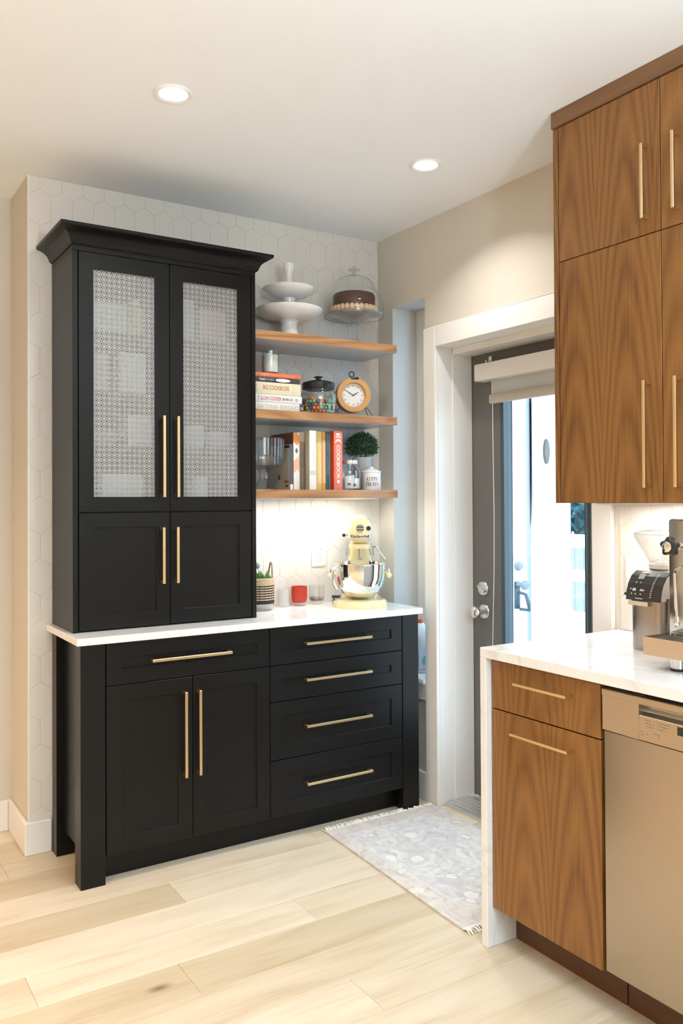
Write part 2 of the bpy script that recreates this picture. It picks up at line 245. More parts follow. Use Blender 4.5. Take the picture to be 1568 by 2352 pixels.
# ------------------------------------------------------------------ mesh helpers
class MB:
    def __init__(s): s.v = []; s.f = []; s.sm = []
    def add(s, v, f, smooth=False):
        o = len(s.v); s.v += [tuple(p) for p in v]; s.f += [tuple(i+o for i in q) for q in f]; s.sm += [smooth]*len(f); return s
    def box(s, x0, x1, y0, y1, z0, z1):
        v = [(x, y, z) for x in (x0, x1) for y in (y0, y1) for z in (z0, z1)]
        return s.add(v, [(0, 1, 3, 2), (4, 6, 7, 5), (0, 4, 5, 1), (2, 3, 7, 6), (0, 2, 6, 4), (1, 5, 7, 3)])
    def rbox(s, x0, x1, y0, y1, z0, z1, r=0.003, seg=2, smooth=True):
        bm = bmesh.new(); bmesh.ops.create_cube(bm, size=1)
        for w in bm.verts: w.co = Vector(((x0+x1)/2 + w.co.x*(x1-x0), (y0+y1)/2 + w.co.y*(y1-y0), (z0+z1)/2 + w.co.z*(z1-z0)))
        r = min(r, 0.49*min(x1-x0, y1-y0, z1-z0))
        bmesh.ops.bevel(bm, geom=bm.edges[:], offset=r, segments=seg, profile=0.5, affect='EDGES')
        bm.verts.ensure_lookup_table(); bm.verts.index_update()
        s.add([w.co[:] for w in bm.verts], [[w.index for w in q.verts] for q in bm.faces], smooth); bm.free(); return s
    def lathe(s, prof, seg=32, c=(0, 0, 0), cap=True, smooth=True, sx=1, sy=1):
        # prof: list of (r, z) from bottom to top
        v = []; f = []; n = len(prof)
        for r, z in prof:
            for k in range(seg):
                a = 2*math.pi*k/seg; v.append((c[0]+sx*r*math.cos(a), c[1]+sy*r*math.sin(a), c[2]+z))
        for i in range(n-1):
            for k in range(seg):
                k2 = (k+1) % seg; f.append((i*seg+k, i*seg+k2, (i+1)*seg+k2, (i+1)*seg+k))
        if cap:
            if prof[0][0] > 1e-6: f.append(tuple(reversed(range(seg))))
            if prof[-1][0] > 1e-6: f.append(tuple((n-1)*seg+k for k in range(seg)))
        return s.add(v, f, smooth)
    def tube(s, pts, r, seg=8, cap=True, smooth=True):
        pts = [Vector(p) for p in pts]; n = len(pts); rs = r if isinstance(r, (list, tuple)) else [r]*n
        t0 = (pts[1]-pts[0]).normalized(); a = Vector((0, 0, 1)) if abs(t0.z) < 0.9 else Vector((1, 0, 0))
        nrm = t0.cross(a).normalized(); v = []; f = []
        for i, p in enumerate(pts):
            t = (pts[min(i+1, n-1)]-pts[max(i-1, 0)]).normalized()
            nrm = (nrm - t*nrm.dot(t)).normalized(); b = t.cross(nrm)
            for k in range(seg):
                q = 2*math.pi*k/seg; v.append(p + (nrm*math.cos(q)+b*math.sin(q))*rs[i])
        for i in range(n-1):
            for k in range(seg):
                k2 = (k+1) % seg; f.append((i*seg+k, i*seg+k2, (i+1)*seg+k2, (i+1)*seg+k))
        if cap: f.append(tuple(reversed(range(seg)))); f.append(tuple((n-1)*seg+k for k in range(seg)))
        return s.add(v, f, smooth)
    def prism(s, poly, h0, h1, ax='Z', smooth=False):
        # poly: 2D points counter-clockwise seen from +axis; extruded h0..h1
        n = len(poly)
        def P(p, h): return {'Z': (p[0], p[1], h), 'Y': (p[0], h, p[1]), 'X': (h, p[0], p[1])}[ax]
        v = [P(p, h0) for p in poly] + [P(p, h1) for p in poly]
        f = [tuple(reversed(range(n))), tuple(range(n, 2*n))] + [(i, (i+1) % n, n+(i+1) % n, n+i) for i in range(n)]
        return s.add(v, f, smooth)
    def sphere(s, c, r, seg=16, rings=10, sz=1.0):
        return s.lathe([(r*math.sin(math.pi*i/rings), -r*sz*math.cos(math.pi*i/rings)) for i in range(rings+1)], seg, c, cap=False)
    def move(s, M):
        s.v = [tuple(M @ Vector(p)) for p in s.v]; return s
    def mesh(s, name):
        me = bpy.data.meshes.new(name); me.from_pydata(s.v, [], s.f); me.validate()
        bm = bmesh.new(); bm.from_mesh(me); bmesh.ops.remove_doubles(bm, verts=bm.verts[:], dist=1e-6)
        bmesh.ops.recalc_face_normals(bm, faces=bm.faces[:]); bm.to_mesh(me); bm.free()
        if any(s.sm):
            for p in me.polygons: p.use_smooth = True
            me.set_sharp_from_angle(angle=R(35))
        return me
def root(o):
    while o.parent: o = o.parent
    return o
def link(name, me, m, parent=None, loc=(0, 0, 0), rot=(0, 0, 0)):
    if m is not None:
        me.materials.clear(); me.materials.append(m)
    o = bpy.data.objects.new(name, me); COL.objects.link(o); o.location = loc; o.rotation_euler = rot
    if parent: o.parent = parent
    return o
def build(mb, name, m, parent=None, world=False, bevel=0.0):
    # world=True: the vertices are world coordinates of an unrotated thing
    if world and parent:
        L0 = Vector(root(parent).location); mb.v = [tuple(Vector(p)-L0) for p in mb.v]
    o = link(name, mb.mesh(name), m, parent)
    if bevel:
        md = o.modifiers.new('bevel', 'BEVEL'); md.width = bevel; md.segments = 1; md.limit_method = 'ANGLE'; md.angle_limit = R(40)
    return o
def tag(o, label, cat, group=None):
    o['label'] = label; o['category'] = cat
    if group: o['group'] = group
    return o
def thing(name, label, cat, loc=(0, 0, 0), rz=0.0, group=None):
    o = bpy.data.objects.new(name, None); COL.objects.link(o); o.location = loc; o.rotation_euler = (0, 0, rz)
    o.empty_display_size = 0.05
    return tag(o, label, cat, group)
def struct(o): o['kind'] = 'structure'; return o
def solo(mb, name, m, label, cat, loc=(0, 0, 0), rz=0.0, group=None, world=False, bevel=0.0):
    # a thing that is one mesh; world=True keeps world coordinates but puts the origin at loc
    if world: mb.v = [tuple(Vector(p)-Vector(loc)) for p in mb.v]
    o = build(mb, name, m, None, bevel=bevel); o.location = loc; o.rotation_euler = (0, 0, rz)
    return tag(o, label, cat, group)
_tc = {}
def text_mb(s, size, depth=0.0006, align='CENTER', sx=1.0, bold=0.0, spacing=1.0):
    cu = bpy.data.curves.new('lettering', 'FONT'); cu.body = s; cu.size = size; cu.align_x = align; cu.align_y = 'CENTER'
    cu.extrude = depth; cu.offset = bold; cu.resolution_u = 3; cu.space_character = spacing
    ob = bpy.data.objects.new('lettering', cu); COL.objects.link(ob)
    dg = bpy.context.evaluated_depsgraph_get(); me = bpy.data.meshes.new_from_object(ob.evaluated_get(dg))
    b = MB(); b.add([(v.co.x*sx, v.co.y, v.co.z) for v in me.vertices], [tuple(p.vertices) for p in me.polygons])
    bpy.data.objects.remove(ob); bpy.data.curves.remove(cu); bpy.data.meshes.remove(me)
    return b
UP_Y = Matrix.Rotation(R(90), 4, 'X')                       # text upright, facing -Y
UP_X = Matrix.Rotation(R(-90), 4, 'Z') @ UP_Y               # text upright, facing -X
def T(x, y, z): return Matrix.Translation((x, y, z))
def fit_text(s, w, h, depth=0.0005, bold=0.0, spacing=1.0):
    # text scaled to fill a width and a height, centred on the origin
    b = text_mb(s, 1.0, 0, 'CENTER', bold=bold, spacing=spacing); xs = [p[0] for p in b.v]; ys = [p[1] for p in b.v]
    kx, ky = w/(max(xs)-min(xs)), h/(max(ys)-min(ys)); cx, cy = (max(xs)+min(xs))/2, (max(ys)+min(ys))/2
    b.v = [((p[0]-cx)*kx, (p[1]-cy)*ky, depth) for p in b.v]
    return b
def clip_poly(poly, x0, x1, z0, z1):
    def cut(P, ins, inter):
        out = []
        for i, c in enumerate(P):
            p = P[i-1]
            if ins(c):
                if not ins(p): out.append(inter(p, c))
                out.append(c)
            elif ins(p): out.append(inter(p, c))
        return out
    def ix(k, ax):
        def g(p, c):
            t = (k-p[ax])/(c[ax]-p[ax]); return tuple(p[i]+(c[i]-p[i])*t for i in (0, 1))
        return g
    P = poly
    for ax, k, sg in ((0, x0, 1), (0, x1, -1), (1, z0, 1), (1, z1, -1)):
        if not P: return P
        P = cut(P, lambda q: sg*(q[ax]-k) >= -1e-9, ix(k, ax))
    return P

# ------------------------------------------------------------------ the room
YW, XD, ZC, XE, YE = 3.434, 2.403, 2.655, 0.734, 3.751
XL, YB = -3.4, -3.2          # walls beyond the frame
# floor: planks along X
fl = struct(build(MB().box(XL-0.1, XD+0.25, YB-0.1, YE+0.1, -0.08, -0.014), 'floor', grout))
def plank(x0, x1, y0, y1):
    g = 0.0004
    b = MB().box(x0+g, x1-g, y0+g, y1-g, -0.0138, 0.0)
    cx, cy = (x0+x1)/2, (y0+y1)/2
    b.v = [(p[0]-cx, p[1]-cy, p[2]) for p in b.v]
    o = build(b, 'plank', oak, fl, bevel=0.0008); o.location = (cx, cy, 0); return o
PW = 0.1735
joints = {0: (0.537, 1.418), 1: (-0.45, 1.95), 2: (-0.3, 1.103), 3: (0.35, 1.75), 4: (-0.9, 2.05), 5: (-0.6, 0.628),
          -1: (-0.5, 0.934), -2: (-0.1, 1.85), -3: (0.3, 1.318), -4: (-0.7, 0.9)}
for k in range(-8, 8):
    y0, y1 = 2.39+k*PW, 2.39+(k+1)*PW
    if y0 > YE: continue
    y1 = min(y1, YE+0.05)
    js = sorted(joints.get(k, (random.uniform(-0.6, 0.4), random.uniform(0.9, 1.9))))
    xs = [XL, *([js[0]-1.7] if js[0]-1.7 > XL+0.3 else []), *js, XD+0.24]
    if k >= 3 and k < 5: pass
    for a, c in zip(xs[:-1], xs[1:]):
        if c-a > 0.02: plank(a, c, y0, y1)
build(MB().box(XL, XD+0.2, YB, 2.39-8*PW, -0.0138, 0.0), 'plank_field', oak, fl)['kind'] = 'stuff'
struct(build(MB().box(XL-0.1, XD+0.22, YB-0.1, YE+0.2, ZC, ZC+0.1), 'ceiling', ceil_paint))
struct(build(MB().box(XL-0.1, XL, YB-0.1, YE+0.1, 0, ZC), 'wall_left', wall_paint))
RX0, RX1, RZ0, RZ1 = -0.6, 1.2, 0.85, 2.25     # unseen window added behind the camera to let in fill daylight
struct(build(MB().box(XL, RX0, YB-0.1, YB, 0, ZC).box(RX1, XD+0.2, YB-0.1, YB, 0, ZC).box(RX0, RX1, YB-0.1, YB, 0, RZ0).box(RX0, RX1, YB-0.1, YB, RZ1, ZC), 'wall_rear', wall_paint))
rw = MB().box(RX0, RX1, YB-0.08, YB-0.02, RZ0, RZ0+0.06).box(RX0, RX1, YB-0.08, YB-0.02, RZ1-0.06, RZ1)
for i in range(4): rw.box(RX0+i*(RX1-RX0-0.06)/3, RX0+i*(RX1-RX0-0.06)/3+0.06, YB-0.08, YB-0.02, RZ0+0.06, RZ1-0.06)
struct(build(rw, 'fill_window', trim_paint))
struct(build(MB().box(XL, XE+0.02, YE, YE+0.12, 0, ZC), 'wall_far', wall_paint))
struct(build(MB().box(XE, XE+0.02, YW+0.0018, YE, 0, ZC), 'wall_return', wall_paint))
# right wall with window and door openings
WY0, WY1, WZ0, WZ1 = 3.062, 3.314, 0.552, 2.302
DY0, DY1, DZ = 2.081, 2.969, 2.06
XO = XD+0.215
b = MB()
for y0, y1, z0, z1 in ((YB, DY0-0.02, 0, ZC), (DY0-0.02, DY1+0.02, DZ+0.02, ZC), (DY1+0.02, WY0, 0, ZC), (WY0, WY1, 0, WZ0-0.02), (WY0, WY1, WZ1, ZC), (WY1, YE+0.1, 0, ZC)):
    b.box(XD, XO, y0, y1, z0, z1)
wall_r = struct(build(b, 'wall_right', wall_paint))
# tiled back wall
wall_b = struct(build(MB().box(XE+0.02, XD, YW+0.0018, YW+0.16, 0, ZC), 'wall_back', grout))
TW, TS, TQ = 0.0850, 0.0950, 0.0265      # hexagon width, straight side, slope height
def hexpoly(cx, cz, g=0.0005):
    w, a, q = TW/2-g, TS/2-g*0.3, TQ
    raw = [(cx+w, cz-a), (cx+w, cz+a), (cx, cz+a+q-g), (cx-w, cz+a), (cx-w, cz-a), (cx, cz-a-q+g)]
    out = []
    for i, p in enumerate(raw):          # slightly rounded corners
        for qn in (raw[i-1], raw[(i+1) % 6]):
            d = math.dist(p, qn); t = 0.0035/d; out.append((p[0]+(qn[0]-p[0])*t, p[1]+(qn[1]-p[1])*t))
    return out
def tile_mb(poly, face, depth, inset=0.0012):
    # pillowed tile in plan coordinates (h, z) at depth 0 = back
    n = len(poly); cx = sum(p[0] for p in poly)/n; cz = sum(p[1] for p in poly)/n
    def ins(p):
        d = math.dist(p, (cx, cz)) or 1; k = max(0, 1-inset*1.3/d); return (cx+(p[0]-cx)*k, cz+(p[1]-cz)*k)
    rings = [[(p, 0) for p in poly], [(p, depth*0.6) for p in poly], [(ins(p), depth) for p in poly]]
    v = [face(p, d) for rg in rings for p, d in rg]; f = []
    for i in range(2):
        for k in range(n): f.append((i*n+k, i*n+(k+1) % n, (i+1)*n+(k+1) % n, (i+1)*n+k))
    f.append(tuple(range(2*n, 3*n)))
    return MB().add(v, f)
HZ = 2.1695; RP = TS+TQ
full = None
for r in range(-18, 5):
    cz = HZ + r*RP
    for c in range(-2, 24):
        cx = 0.7795 + TW/2 + c*TW + (TW/2 if r % 2 else 0)
        x0, x1, z0, z1 = XE+0.004, XD-0.001, 0.128, ZC-0.001
        p = clip_poly(hexpoly(cx, cz), x0, x1, z0, z1)
        if len(p) < 3: continue
        xs = [q[0] for q in p]; zs = [q[1] for q in p]
        if max(xs)-min(xs) < 0.004 or max(zs)-min(zs) < 0.004: continue
        if min(xs) > 0.87 and max(xs) < 1.55 and max(zs) < 2.28: continue      # behind the hutch
        if min(xs) > 0.87 and max(zs) < 0.86: continue                        # behind the base cabinet
        whole = abs((max(xs)-min(xs))-(TW-0.0010)) < 1e-5 and abs((max(zs)-min(zs)) - (TS+2*TQ-0.0010)) < 0.02 and len(p) == 12
        if whole and full is not None:
            o = link('tile', full, None, wall_b, (cx, YW+0.0018, cz))
        else:
            tb = tile_mb([(q[0]-cx, q[1]-cz) for q in p], lambda q, d: (q[0], -d, q[1]), 0.0018)
            o = build(tb, 'tile', tile_m, wall_b); o.location = (cx, YW+0.0018, cz)
            if whole: full = o.data
# tile edge strip on the outer corner
struct(build(MB().box(XE-0.001, XE+0.004, YW-0.0005, YW+0.01, 0.128, ZC), 'trim_1', trim_paint))
# backsplash tiles on the right wall above the walnut cabinets
fullr = None
for r in range(-12, -5):
    cz = HZ + r*RP + 0.028
    for c in range(0, 9):
        cy = 1.9705 - TW/2 - c*TW + (TW/2 if r % 2 else 0)
        p = clip_poly(hexpoly(cy, cz), 1.20, 1.972, 0.917, 1.356)
        if len(p) < 3: continue
        ys = [q[0] for q in p]; zs = [q[1] for q in p]
        if max(ys)-min(ys) < 0.004 or max(zs)-min(zs) < 0.004: continue
        whole = len(p) == 12 and abs((max(ys)-min(ys))-(TW-0.0010)) < 1e-5 and abs((max(zs)-min(zs))-(TS+2*TQ-0.0010)) < 0.02
        if whole and fullr is not None: link('tile', fullr, None, wall_r, (XD, cy, cz)); continue
        tb = tile_mb([(q[0]-cy, q[1]-cz) for q in p], lambda q, d: (-d, q[0], q[1]), 0.0018)
        o = build(tb, 'tile', tile_m, wall_r); o.location = (XD, cy, cz)
        if whole: fullr = o.data
# baseboards
def bb_profile(z=0.125): return z
struct(build(MB().box(XE-0.016, 0.820, YW-0.012, YW+0.008, 0, 0.127), 'baseboard_back', trim_paint, bevel=0.003))
struct(build(MB().box(XE-0.016, XE, YW+0.008, YE, 0, 0.127), 'baseboard_return', trim_paint, bevel=0.003))
struct(build(MB().box(XL, XE-0.016, YE-0.016, YE, 0, 0.127), 'baseboard_far', trim_paint, bevel=0.003))
struct(build(MB().box(XD-0.016, XD, 3.054, YW, 0, 0.127), 'baseboard_right', trim_paint, bevel=0.003))
# window: frame, pane, jamb lining, sill, apron
wn = struct(build(MB().box(2.546, 2.60, WY0, WY0+0.045, WZ0, WZ1).box(2.546, 2.60, WY1-0.075, WY1, WZ0, WZ1).box(2.546, 2.60, WY0+0.045, WY1-0.075, WZ0, WZ0+0.045).box(2.546, 2.60, WY0+0.045, WY1-0.075, WZ1-0.045, WZ1), 'window_1', trim_paint, bevel=0.002))
build(MB().box(2.572, 2.578, WY0+0.044, WY1-0.074, WZ0+0.044, WZ1-0.044), 'pane', filter_pane, wn)
struct(build(MB().rbox(XD-0.028, 2.56, WY0-0.008, WY1, WZ0-0.022, WZ0, 0.004), 'trim_2', trim_paint))
struct(build(MB().box(XD-0.016, XD, WY0-0.008, WY1+0.03, WZ0-0.095, WZ0-0.022), 'trim_3', trim_paint))
# door casing and jambs
cs = MB()
cs.box(XD-0.018, XD, DY1, 3.052, 0, 2.151).box(XD-0.018, XD, DY0-0.087, DY0, 0, 2.151).box(XD-0.018, XD, DY0, DY1, DZ, 2.151)
struct(build(cs, 'trim_4', trim_paint, bevel=0.002))
jb = MB()
jb.box(XD, XO, DY1, DY1+0.02, 0, DZ+0.02).box(XD, XO, DY0-0.02, DY0, 0, DZ+0.02).box(XD, XO, DY0, DY1, DZ, DZ+0.02)
jb.box(2.483, 2.5985, DY1-0.006, DY1, 0, DZ).box(2.483, 2.5985, DY0, DY0+0.006, 0, DZ).box(2.483, 2.5985, DY0, DY1, DZ-0.028, DZ)
struct(build(jb, 'trim_5', trim_paint, bevel=0.002))
# threshold
th = MB().box(2.425, XO, DY0+0.001, DY1-0.009, 0, 0.014)
for i in range(5): th.box(2.44+i*0.028, 2.452+i*0.028, DY0+0.002, DY1-0.01, 0.014, 0.019)
struct(build(th, 'trim_6', mat('aluminium', (0.72, 0.73, 0.74), 0.35, 0.8)))
# door leaf
GY0, GY1, GZ0, GZ1 = 2.275, 2.779, 0.24, 1.90
dl = MB()
for y0, y1, z0, z1 in ((DY0+0.002, GY0, 0.02, 2.056), (GY1, DY1-0.002, 0.02, 2.056), (GY0, GY1, 0.02, GZ0), (GY0, GY1, GZ1, 2.056)): dl.box(2.60, 2.642, y0, y1, z0, z1)
door = struct(build(dl, 'door_1', door_paint))
bead = MB(); w = 0.024
for y0, y1, z0, z1 in ((GY0, GY0+w, GZ0, GZ1), (GY1-w, GY1, GZ0, GZ1), (GY0+w, GY1-w, GZ0, GZ0+w), (GY0+w, GY1-w, GZ1-w, GZ1)): bead.box(2.596, 2.646, y0, y1, z0, z1)
build(bead, 'glazing_bead', mat('slate_blue_bead', (0.045, 0.075, 0.095), 0.4), door, bevel=0.004)
build(MB().box(2.618, 2.624, GY0+w, GY1-w, GZ0+w, GZ1-w), 'pane', pane_glass, door)
def knob_x(prof, y, z, x): return MB().lathe(prof, 28).move(T(x, y, z) @ Matrix.Rotation(R(-90), 4, 'Y'))
kn = build(knob_x([(0.033, 0), (0.034, 0.004), (0.031, 0.009), (0.014, 0.013), (0.0115, 0.024), (0.012, 0.032), (0.019, 0.037), (0.026, 0.046), (0.0275, 0.055), (0.025, 0.064), (0.017, 0.070), (0, 0.072)], 2.889, 0.865, 2.60), 'door_knob', nickel, door)
db = build(knob_x([(0.032, 0), (0.033, 0.006), (0.030, 0.011), (0, 0.013)], 2.893, 0.969, 2.60), 'deadbolt', nickel, door)
build(MB().rbox(2.574, 2.588, -0.027, 0.027, -0.006, 0.006, 0.003).move(T(0, 2.889, 0.969) @ Matrix.Rotation(R(28), 4, 'X')), 'thumb_turn', nickel, db)

# ------------------------------------------------------------------ lamps
def downlight(x, y, col, power, label, seen=True):
    t = thing('downlight', label, 'ceiling light', (x, y, ZC), 0, 'recessed downlights')
    build(MB().lathe([(0.060, -0.0005), (0.0605, -0.004), (0.057, -0.0065), (0.046, -0.004), (0.0445, 0.010), (0.0605, 0.012), (0.060, -0.0005)], 40, cap=False), 'trim_ring', trim_paint, t)
    build(MB().lathe([(0.0, -0.0015), (0.0445, -0.0015), (0.0445, 0.0)], 40, cap=False), 'lens', emis('lens_%d' % len(MATS), col, 9.0), t)
    ld = bpy.data.lights.new('lamp', 'AREA'); ld.shape = 'DISK'; ld.size = 0.085; ld.energy = power; ld.color = col; ld.spread = R(125)
    lo = bpy.data.objects.new('lamp', ld); COL.objects.link(lo); lo.parent = t; lo.location = (0, 0, -0.008)
downlight(0.975, 2.51, C_NEUTRAL, P_DOWN, 'lit round recessed ceiling light with white trim in front of the black hutch')
downlight(2.003, 2.54, C_NEUTRAL, P_DOWN, 'lit round recessed ceiling light with white trim near the door wall')
for x, y in ((1.05, 1.25), (1.05, 0.0), (0.1, -1.4)): downlight(x, y, C_WARM, P_DOWN*0.2, 'unseen added round recessed ceiling light over the kitchen aisle')  # extra lamps out of view, added for more light
for x, y in ((-1.2, 2.75), (-1.2, 1.25), (-2.4, 2.2), (-2.4, 0.2)): downlight(x, y, C_WARM, P_LEFT, 'unseen added warm round recessed ceiling light over the left side of the room')  # unseen lamps added to warm the light on the left
# added fill: unseen torchiere behind the camera, put in to brighten the ceiling
t = thing('fill_lamp', 'added unseen white torchiere behind the camera, filling the ceiling with light', 'floor lamp', (0.75, -0.75, 0))
build(MB().lathe([(0.14, 0), (0.14, 0.015), (0.02, 0.03), (0, 0.03)], 32), 'base', trim_paint, t)
build(MB().lathe([(0.012, 0.03), (0.012, 1.72)], 16), 'pole', trim_paint, t)
build(MB().lathe([(0.02, 1.72), (0.08, 1.75), (0.16, 1.82), (0.162, 1.822), (0.075, 1.755), (0, 1.73)], 36), 'bowl_shade', trim_paint, t)
ld = bpy.data.lights.new('uplight', 'AREA'); ld.shape = 'DISK'; ld.size = 0.26; ld.energy = P_FILL; ld.color = (0.76, 0.90, 1.0)
lo = bpy.data.objects.new('uplight', ld); COL.objects.link(lo); lo.parent = t; lo.location = (0, 0, 1.815); lo.rotation_euler = (math.pi, 0, 0)
def led(name, label, loc, sx, sy, power, rz):
    t = thing(name, label, 'light strip', loc)
    build(MB().box(-sx/2, sx/2, -sy/2, sy/2, -0.006, 0), 'channel', trim_paint, t)
    ld = bpy.data.lights.new('led', 'AREA'); ld.shape = 'RECTANGLE'; ld.size = sx*0.98; ld.size_y = sy*0.8; ld.energy = power; ld.color = C_LED
    lo = bpy.data.objects.new('led', ld); COL.objects.link(lo); lo.parent = t; lo.location = (0, 0, -0.007)
led('led_strip', 'thin light strip under the lowest walnut shelf', (1.94, 3.27, 1.3812), 0.66, 0.014, P_SHELF, 0)
led('led_strip', 'thin light strip under the walnut wall cabinets', (2.27, 1.58, 1.358), 0.014, 0.74, P_UNDER, 0)

# ------------------------------------------------------------------ black base cabinet
def shaker(mb, x0, x1, z0, z1, y, fr=0.057, rec=0.007, th=0.02):
    # shaker front facing -Y: raised frame, recessed panel
    a0, a1, b0, b1 = x0+fr, x1-fr, z0+fr, z1-fr
    v = [(x0, y, z0), (x1, y, z0), (x1, y, z1), (x0, y, z1), (a0, y, b0), (a1, y, b0), (a1, y, b1), (a0, y, b1),
         (a0, y+rec, b0), (a1, y+rec, b0), (a1, y+rec, b1), (a0, y+rec, b1), (x0, y+th, z0), (x1, y+th, z0), (x1, y+th, z1), (x0, y+th, z1)]
    f = []
    for i in range(4):
        j = (i+1) % 4; f += [(i, j, 4+j, 4+i), (4+i, 4+j, 8+j, 8+i), (i, 12+i, 12+j, j)]
    f += [(8, 9, 10, 11), (12, 15, 14, 13)]
    return mb.add(v, f)
def pull(mb, p0, p1, nrm, w=0.0105, out=0.032, t=0.0075, post=0.011):
    # flat-bar pull with square posts between p0 and p1 on a surface with outward normal nrm
    p0, p1, nrm = Vector(p0), Vector(p1), Vector(nrm); d = (p1-p0).normalized(); s = d.cross(nrm).normalized()
    def obox(c, a, b2, cc):
        v = [c + d*i*a + s*j*b2 + nrm*k*cc for i in (-1, 1) for j in (-1, 1) for k in (-1, 1)]
        mb.add(v, [(0, 1, 3, 2), (4, 6, 7, 5), (0, 4, 5, 1), (2, 3, 7, 6), (0, 2, 6, 4), (1, 5, 7, 3)])
    L = (p1-p0).length
    obox((p0+p1)/2 + nrm*(out-t/2), L/2, w/2, t/2)
    for q in (p0+d*post/2, p1-d*post/2): obox(q + nrm*(out-t)/2, post/2, w/2, (out-t)/2)
    return mb
YF = 3.020
base = thing('base_cabinet', 'black shaker base cabinet with brass pulls under a white counter', 'cabinet', (1.57, 3.2, 0))
bd = MB().box(0.86, 2.28, YF+0.021, YW-0.003, 0.097, 0.862).box(0.850, 0.86, 3.08, YW-0.004, 0.097, 0.862)
build(bd, 'body', black, base, True)
for x0, x1, y0, y1 in ((0.821, 0.909, 3.017, 3.093), (2.232, 2.319, 3.017, 3.093), (0.821, 0.887, 3.357, YW-0.013), (2.250, 2.319, 3.357, YW-0.003)):
    build(MB().box(x0, x1, y0, y1, 0, 0.863), 'leg', black, base, True, 0.0012)
build(MB().box(0.909, 2.232, 3.083, 3.098, 0, 0.097), 'toe_kick', black, base, True)
def base_front(kind, x0, x1, z0, z1, h0, h1):
    o = build(shaker(MB(), x0+0.0015, x1-0.0015, z0+0.0015, z1-0.0015, YF), kind, black, base, True, 0.001)
    build(pull(MB(), (h0[0], YF, h0[1]), (h1[0], YF, h1[1]), (0, -1, 0)), 'handle', brass, o, True, 0.0008)
base_front('drawer', 0.912, 1.574, 0.706, 0.861, (1.076, 0.785), (1.396, 0.785))
base_front('door', 0.912, 1.244, 0.097, 0.706, (1.207, 0.655), (1.207, 0.335))
base_front('door', 1.244, 1.574, 0.097, 0.706, (1.264, 0.655), (1.264, 0.335))
for z0, z1, hz in ((0.706, 0.861, 0.786), (0.559, 0.706, 0.638), (0.325, 0.559, 0.449), (0.097, 0.325, 0.214)):
    base_front('drawer', 1.574, 2.231, z0, z1, (1.729, hz), (2.052, hz))
solo(MB().rbox(0.802, 2.327, 2.991, YW-0.001, 0.864, 0.890, 0.002, 1, False), 'countertop', quartz, 'white veined quartz countertop on the black base cabinet', 'countertop', (1.57, 3.2, 0.864), world=True)

# ------------------------------------------------------------------ black hutch on the counter
YU = 3.127; X0, X1 = 0.824, 1.569
hut = thing('hutch_cabinet', 'tall black hutch with metal grille doors and crown moulding on the counter', 'cabinet', (1.2, 3.28, 0.890))
cb = MB()
cb.box(X0, X0+0.019, YU, YW-0.001, 0.890, 2.296).box(X1-0.019, X1, YU, YW-0.001, 0.890, 2.296).box(X0+0.019, X1-0.019, YW-0.012, YW-0.001, 0.890, 2.296)
cb.box(X0, X1, YU, YW-0.001, 2.2965, 2.345).box(X0+0.019, X1-0.019, YU+0.024, YW-0.012, 0.891, 0.905).box(X0+0.019, X1-0.019, YU+0.024, YW-0.012, 1.325, 1.343)
build(cb, 'carcass', black, hut, True, 0.001)
for z in (1.585, 1.79, 2.02): build(MB().box(X0+0.019, X1-0.019, YU+0.05, YW-0.012, z-0.016, z), 'inner_shelf', black_in, hut, True)
# crown: cove profile swept round the left side, front and right side
prof = [(0.0, 2.316), (0.004, 2.316), (0.010, 2.322), (0.0125, 2.330), (0.018, 2.341), (0.028, 2.351), (0.040, 2.358), (0.052, 2.362), (0.056, 2.3635), (0.058, 2.367), (0.058, 2.377), (0.0, 2.377)]
cr = MB(); v = []; nP = len(prof); k2 = 0.076/0.060
for o, z in prof:
    v += [(X0-o*1.03, YW-0.001, z), (X0-o*1.03, YU-o*1.3, z), (X1+o*0.82, YU-o*1.3, z), (X1+o*0.82, YW-0.001, z)]
f = []
for i in range(nP-1):
    for j in range(3): f.append((i*4+j, i*4+j+1, (i+1)*4+j+1, (i+1)*4+j))
top = (nP-1)*4; f += [tuple(i*4 for i in range(nP)), tuple(i*4+3 for i in reversed(range(nP))), (top, top+1, top+2, top+3)]
cr.add(v, f)
cro = build(cr, 'crown_moulding', black, hut, True)
for p in cro.data.polygons: p.use_smooth = True
cro.data.set_sharp_from_angle(angle=R(28))
